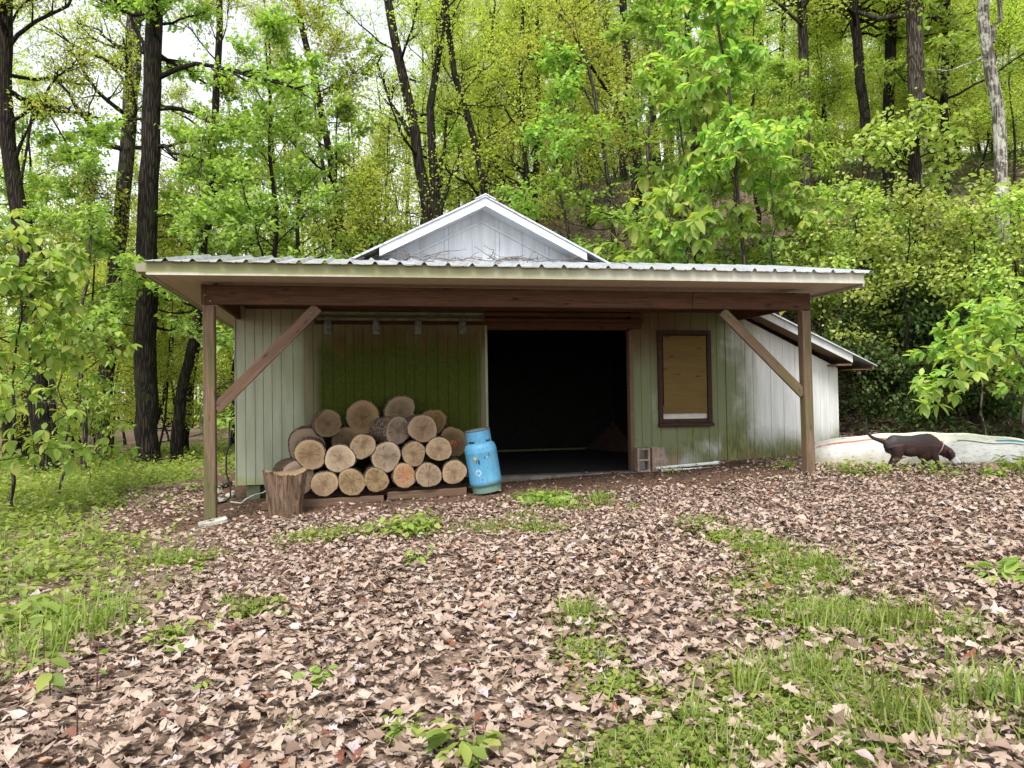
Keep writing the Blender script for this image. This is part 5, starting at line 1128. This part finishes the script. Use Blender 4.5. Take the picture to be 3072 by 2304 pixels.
def scatter_patches(P, n, r, sp=.75):
    A = np.array([c * c for _, _, c in P]); pk = r.choice(len(P), n, p=A / A.sum()); Pn = np.array(P); q = r.normal(size=(n, 2)) * sp; return Pn[pk, 0] + q[:, 0] * Pn[pk, 2], Pn[pk, 1] + q[:, 1] * Pn[pk, 2]
# left margin and the woodland floor
N = 95000; x = r.uniform(-26, 5, N); y = 2.2 + 34 * r.rand(N) ** 1.25; k = in_view(x, y, 2.0) & (r.rand(N) < np.where(y < 16, left_green(x, y), .7)) & ~((x > -2.1) & (y > 9) & (y < 18)) & ~((x > -3.4) & (y > 9.8) & (y < 13.5) & (r.rand(N) < .75))
k &= r.rand(N) < np.clip(2.2 * vnoise(x * .8, y * .8, 31) - .35, .04, 1) * np.clip(1.8 * vnoise(x * 2.3, y * 2.3, 32) - .1, .15, 1) * np.clip(18 / y, .3, 1)
x = x[k]; y = y[k]; N = len(x); hh = r.uniform(.02, .12, N) * (.5 + 2.4 * vnoise(x * 1.7, y * 1.7, 33) ** 2) * (1 + .8 * sstep(10, 18, y)); V, Fq = weeds(x, y, 5, r.uniform(.025, .10, N) * (1 + 1.0 * sstep(9, 22, y)), L_OVAL, hh, r)
tag(link('ground_cover', np_mesh('ground_cover', V, Fq), M['lf_weed']), kind='stuff')
N = 9000; x = r.uniform(-20, -2.6, N); y = r.uniform(6.5, 24, N); k = in_view(x, y, 2.0) & (r.rand(N) < np.clip(2.4 * vnoise(x * .9, y * .9, 35) - .6, 0, 1)) & ~((x > -3.6) & (y > 9)); x = x[k]; y = y[k]; N = len(x)
V1, F1 = weeds(x, y, 7, r.uniform(.06, .12, N), L_OVAL, r.uniform(.12, .5, N), r); V2, F2 = blades(np.repeat(x, 2) + r.normal(size=2 * N) * .05, np.repeat(y, 2), r.uniform(.15, .45, 2 * N), r, .7, .004)
V, Fq = merge([(V1, F1), (V2, F2)]); tag(link('tall_weeds', np_mesh('tall_weeds', V, Fq), M['lf_weed']), kind='stuff')
# low clover-like plants in the patches
x1, y1 = scatter_patches(PATCH_R, 7500, r); x2, y2 = scatter_patches(PATCH_C, 1900, r, .6); x = np.r_[x1, x2]; y = np.r_[y1, y2]
k = in_view(x, y) & (y < 10.2) & (r.rand(len(x)) < np.clip(vnoise(x * 1.9, y * 1.9, 52) * 2.0 - .5, .06, 1)); x = x[k]; y = y[k]; N = len(x); hh = r.uniform(.03, .085, N); V, Fq = weeds(x, y, 5, r.uniform(.014, .036, N), L_ROUND, hh, r)
tag(link('clover', np_mesh('clover', V, Fq), M['lf_weed']), kind='stuff')
# fine grass
x1, y1 = scatter_patches(PATCH_R, 9500, r); x2, y2 = scatter_patches(PATCH_C, 3400, r, .55); x3 = r.uniform(-7, -1.2, 9000); y3 = r.uniform(2.5, 9.6, 9000); m = r.rand(9000) < left_green(x3, y3) * vnoise(x3 * 1.2, y3 * 1.2, 44) ** 1.5 * 1.3
x = np.r_[x1, x2, x3[m]]; y = np.r_[y1, y2, y3[m]]; k = in_view(x, y) & (y < 10.1) & (r.rand(len(x)) < np.clip(vnoise(x * 2.2, y * 2.2, 51) * 1.9 - .35, .04, 1)); x = x[k]; y = y[k]
V, Fq = blades(x, y, r.uniform(.05, .17, len(x)), r, 1.0, .0032)
M['grass'] = mat_leaf('grass_blade', [(.16, .24, .04), (.25, .31, .06), (.12, .19, .035), (.32, .34, .10)], .35); tag(link('grass', np_mesh('grass', V, Fq), M['grass']), kind='stuff')
# under the bank and on the hillside: dark ferny growth
N = 60000; x = r.uniform(5, 30, N); y = r.uniform(9.4, 40, N); px_ = (x * _r0[0] + y * _r0[1]) / (x * _fw[0] + y * _fw[1]); k = (np.abs(px_) < .85) & ~((x < 8.9) & (y > 9.0) & (y < 17.6)) & (gz(x, y) > .28)
k &= r.rand(N) < np.clip(.3 + vnoise(x * .6, y * .6, 61), 0, 1) * np.clip(15 / y, .2, 1); x = x[k]; y = y[k]; N = len(x)
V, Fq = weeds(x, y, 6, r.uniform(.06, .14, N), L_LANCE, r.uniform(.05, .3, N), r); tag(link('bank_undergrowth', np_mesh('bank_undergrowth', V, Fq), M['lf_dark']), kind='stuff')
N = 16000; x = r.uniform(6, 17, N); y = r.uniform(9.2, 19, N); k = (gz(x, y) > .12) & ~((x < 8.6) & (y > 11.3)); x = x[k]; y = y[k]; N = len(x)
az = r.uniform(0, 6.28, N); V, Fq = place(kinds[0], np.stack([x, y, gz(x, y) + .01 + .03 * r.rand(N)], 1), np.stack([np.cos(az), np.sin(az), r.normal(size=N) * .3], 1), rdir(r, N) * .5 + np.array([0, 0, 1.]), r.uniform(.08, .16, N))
M['litter_shade'] = mat_leaf('shade_toned_leaf', [(.03, .019, .013), (.08, .05, .033), (.14, .092, .06), (.05, .032, .022)], .02, .8); tag(link('bank_leaves', np_mesh('bank_leaves', V, Fq), M['litter_shade']), kind='stuff')  # the same dead leaves, with the shade of the bank put into darker colours

# ------------------------------------------------------------------ plants one can point at
def clump(name, px, py, label, n, h, w, tpl, size, mat, cat, group=None, grass=False, stem=False):
    p, D = ground_hit(px, py); q = np.random.RandomState(px + py); o = thing(name, (p[0], p[1], p[2]), label, cat, group)
    x = p[0] + q.normal(size=n) * w * .5; y = p[1] + q.normal(size=n) * w * .5
    if grass: V, Fq = blades(x, y, q.uniform(.4, 1.0, n) * h * 1.35, q, 1.05, .0055)
    else: V, Fq = weeds(x, y, 4, np.full(n, size), tpl, q.uniform(.3, 1, n) * h, q)
    link_local('foliage', np_mesh('foliage', V - p, Fq), mat, o); return o
for (px, py, n, h, w, lab) in ((2690, 1905, 90, .26, .20, 'big tuft of arching grass at the right, level with the bare leaf slope'), (2430, 1880, 70, .20, .18, 'grass tuft in the middle of the green track'), (2590, 1925, 70, .2, .16, 'grass tuft with a dry blade, right of the middle of the track'),
                               (2690, 2180, 120, .26, .26, 'largest spreading grass tuft near the bottom right'), (2240, 2090, 30, .22, .07, 'narrow upright grass tuft on the lower track'), (2080, 2190, 30, .2, .08, 'small upright grass tuft left of the lower track'),
                               (2900, 2110, 50, .2, .14, 'grass tuft near the right edge, low in the view'), (3030, 2120, 60, .24, .12, 'grass tuft touching the right edge of the view'), (1745, 1860, 45, .18, .10, 'grass tuft left of the green track, in bare leaves'), (1800, 1515, 40, .22, .10, 'grass tuft with a dry stalk in front of the doorway'),
                               (2480, 1710, 60, .2, .16, 'grass tuft at the far end of the green track'), (290, 1890, 90, .30, .24, 'tall grass tuft among the weeds at lower left'), (120, 1960, 80, .32, .22, 'tall grass tuft at the left edge of the view')):
    clump('grass_tuft', px, py, lab, n, h, w, None, 0, M['grass'], 'grass tuft', 'grass tufts in the leaves', True)
for (px, py, n, h, w, tp, s, lab) in ((1235, 1600, 60, .20, .30, L_OVAL, .10, 'bright yellow-green leafy plant in the leaves before the log pile'), (1640, 1510, 40, .14, .30, L_BIG, .12, 'broad low rosettes of green leaves in front of the blue cylinder'), (1250, 1690, 8, .16, .06, L_OVAL, .08, 'small green sprout below the yellow-green plant'), (1000, 1615, 45, .12, .30, L_OVAL, .075, 'low green plants in front of the stump'),
                                      (770, 1835, 26, .1, .2, L_ROUND, .055, 'pale round-leaved plant in the left half of the leaf carpet'), (530, 1925, 24, .12, .18, L_OVAL, .07, 'small leafy plant left of the pale round-leaved one'), (2560, 1430, 34, .26, .30, L_OVAL, .08, 'leafy weeds growing between the right porch post and the boat'), (2800, 1425, 44, .24, .40, L_OVAL, .07, 'pale green weeds in front of the dog'), (2640, 1425, 18, .2, .2, L_OVAL, .08, 'pale weeds behind the dog, under its tail'),
                                      (2985, 1440, 16, .2, .2, L_OVAL, .10, 'yellow-green weed before the stone by the boat'), (3050, 1420, 24, .3, .25, L_BIG, .11, 'dark green weed by the boat at the right edge'), (2360, 1405, 26, .2, .22, L_OVAL, .06, 'weeds against the right siding left of the porch post'), (2030, 1415, 22, .1, .3, L_OVAL, .05, 'small weeds growing over the white pipes'),
                                      (1420, 2280, 10, .16, .08, L_OVAL, .10, 'bright green seedling at the bottom edge of the view'), (1235, 2200, 12, .1, .1, L_OVAL, .06, 'small green plant low in the middle of the leaf carpet'), (960, 2050, 9, .1, .07, L_ROUND, .05, 'tiny round-leaved plant left of the middle'), (3040, 1740, 14, .16, .16, L_BIG, .13, 'broad green leaves lying low at the right edge'),
                                      (130, 1870, 20, .22, .16, L_BIG, .13, 'large-leaved weed at lower left above the grass'), (170, 1530, 60, .35, .6, L_OVAL, .11, 'thick green weeds at the foot of the leaning double tree'), (60, 1500, 60, .4, .6, L_OVAL, .12, 'thick green weeds at the far left edge'), (380, 1420, 40, .35, .4, L_OVAL, .11, 'green weeds at the foot of the thick dark trunk'), (520, 1440, 40, .3, .45, L_OVAL, .09, 'fresh green weeds between the thick dark trunk and the porch post')):
    clump('leafy_plant', px, py, lab, n, h, w, tp, s, M['lf_weed'], 'plant', 'low leafy plants')
def seedling(px, py, h_px, lab, leaves, lean=0):
    p, D = ground_hit(px, py); s = D / F_PX; o = thing('seedling', p, lab, 'seedling', 'thin seedlings at lower left'); H = h_px * s; q = np.random.RandomState(px)
    mb = MB(); mb.tube([(0, 0, -.02), (lean * s * .4, 0, H * .5), (lean * s, .0, H)], [.0045, .0035, .002], 6); link_local('stem', mb.mesh('stem', 0, True), mat_plain('seedling_stem', (.10, .05, .04), .8), o)
    P = []; d = []; S = []
    for f, a, L in leaves: P.append((lean * s * f, 0, H * f)); d.append((math.cos(a), math.sin(a), -.15)); S.append(L)
    if P: V, Fq = place(L_BIG, np.array(P), np.array(d), q.normal(size=(len(P), 3)) * .2 + np.array([0, -.3, 1.]), np.array(S)); link_local('foliage', np_mesh('foliage', V, Fq), M['lf_weed'], o)
seedling(132, 2040, 190, 'tall thin seedling with a star of leaves on top, at lower left', [(1, .3, .09), (1, 1.6, .08), (1, 2.9, .09), (1, 4.3, .09), (.9, 5.4, .08), (.7, 3.4, .07)])
seedling(150, 2110, 130, 'seedling with large drooping blue-green leaves at lower left', [(1, -.2, .11), (1, 3.2, .10), (.7, 4.6, .12), (.65, 5.6, .11), (.4, 3.6, .09), (.4, 0, .08)])
seedling(232, 2215, 130, 'bare dark upright twig near the bottom left', [], 0)
seedling(590, 2140, 150, 'thin dark seedling with two yellowish leaves, left of the middle', [(.62, .5, .06), (.55, 3.3, .05), (.6, 5.3, .04)], 32)
seedling(290, 2090, 150, 'thin straight stem with one upright narrow leaf at lower left', [(.9, 1.5, .10), (.5, .2, .05)], 6)
# twigs blown onto the porch roof below the gable
q = np.random.RandomState(4); n = 46; x = 1.9 + q.normal(size=n) * .75; y = 10.6 + q.normal(size=n) * .35; st = np.stack([x, y, roof_z(y, x) + .045 + q.rand(n) * .03], 1); az = q.uniform(0, 6.28, n)
P = grow(q, st, np.stack([np.cos(az), np.sin(az) * .5 + 0, q.uniform(0, .35, n) ** 1.5], 1), q.uniform(.2, .7, n), 5, np.full(n, -.03), np.full(n, .35)); V, Fq = tubes(P, np.linspace(.007, .003, 5)[None] * np.ones((n, 1)), 5)
tag(link('roof_twigs', np_mesh('roof_twigs', V, Fq), mat_plain('twig_grey', (.15, .12, .10), .9)), kind='stuff')
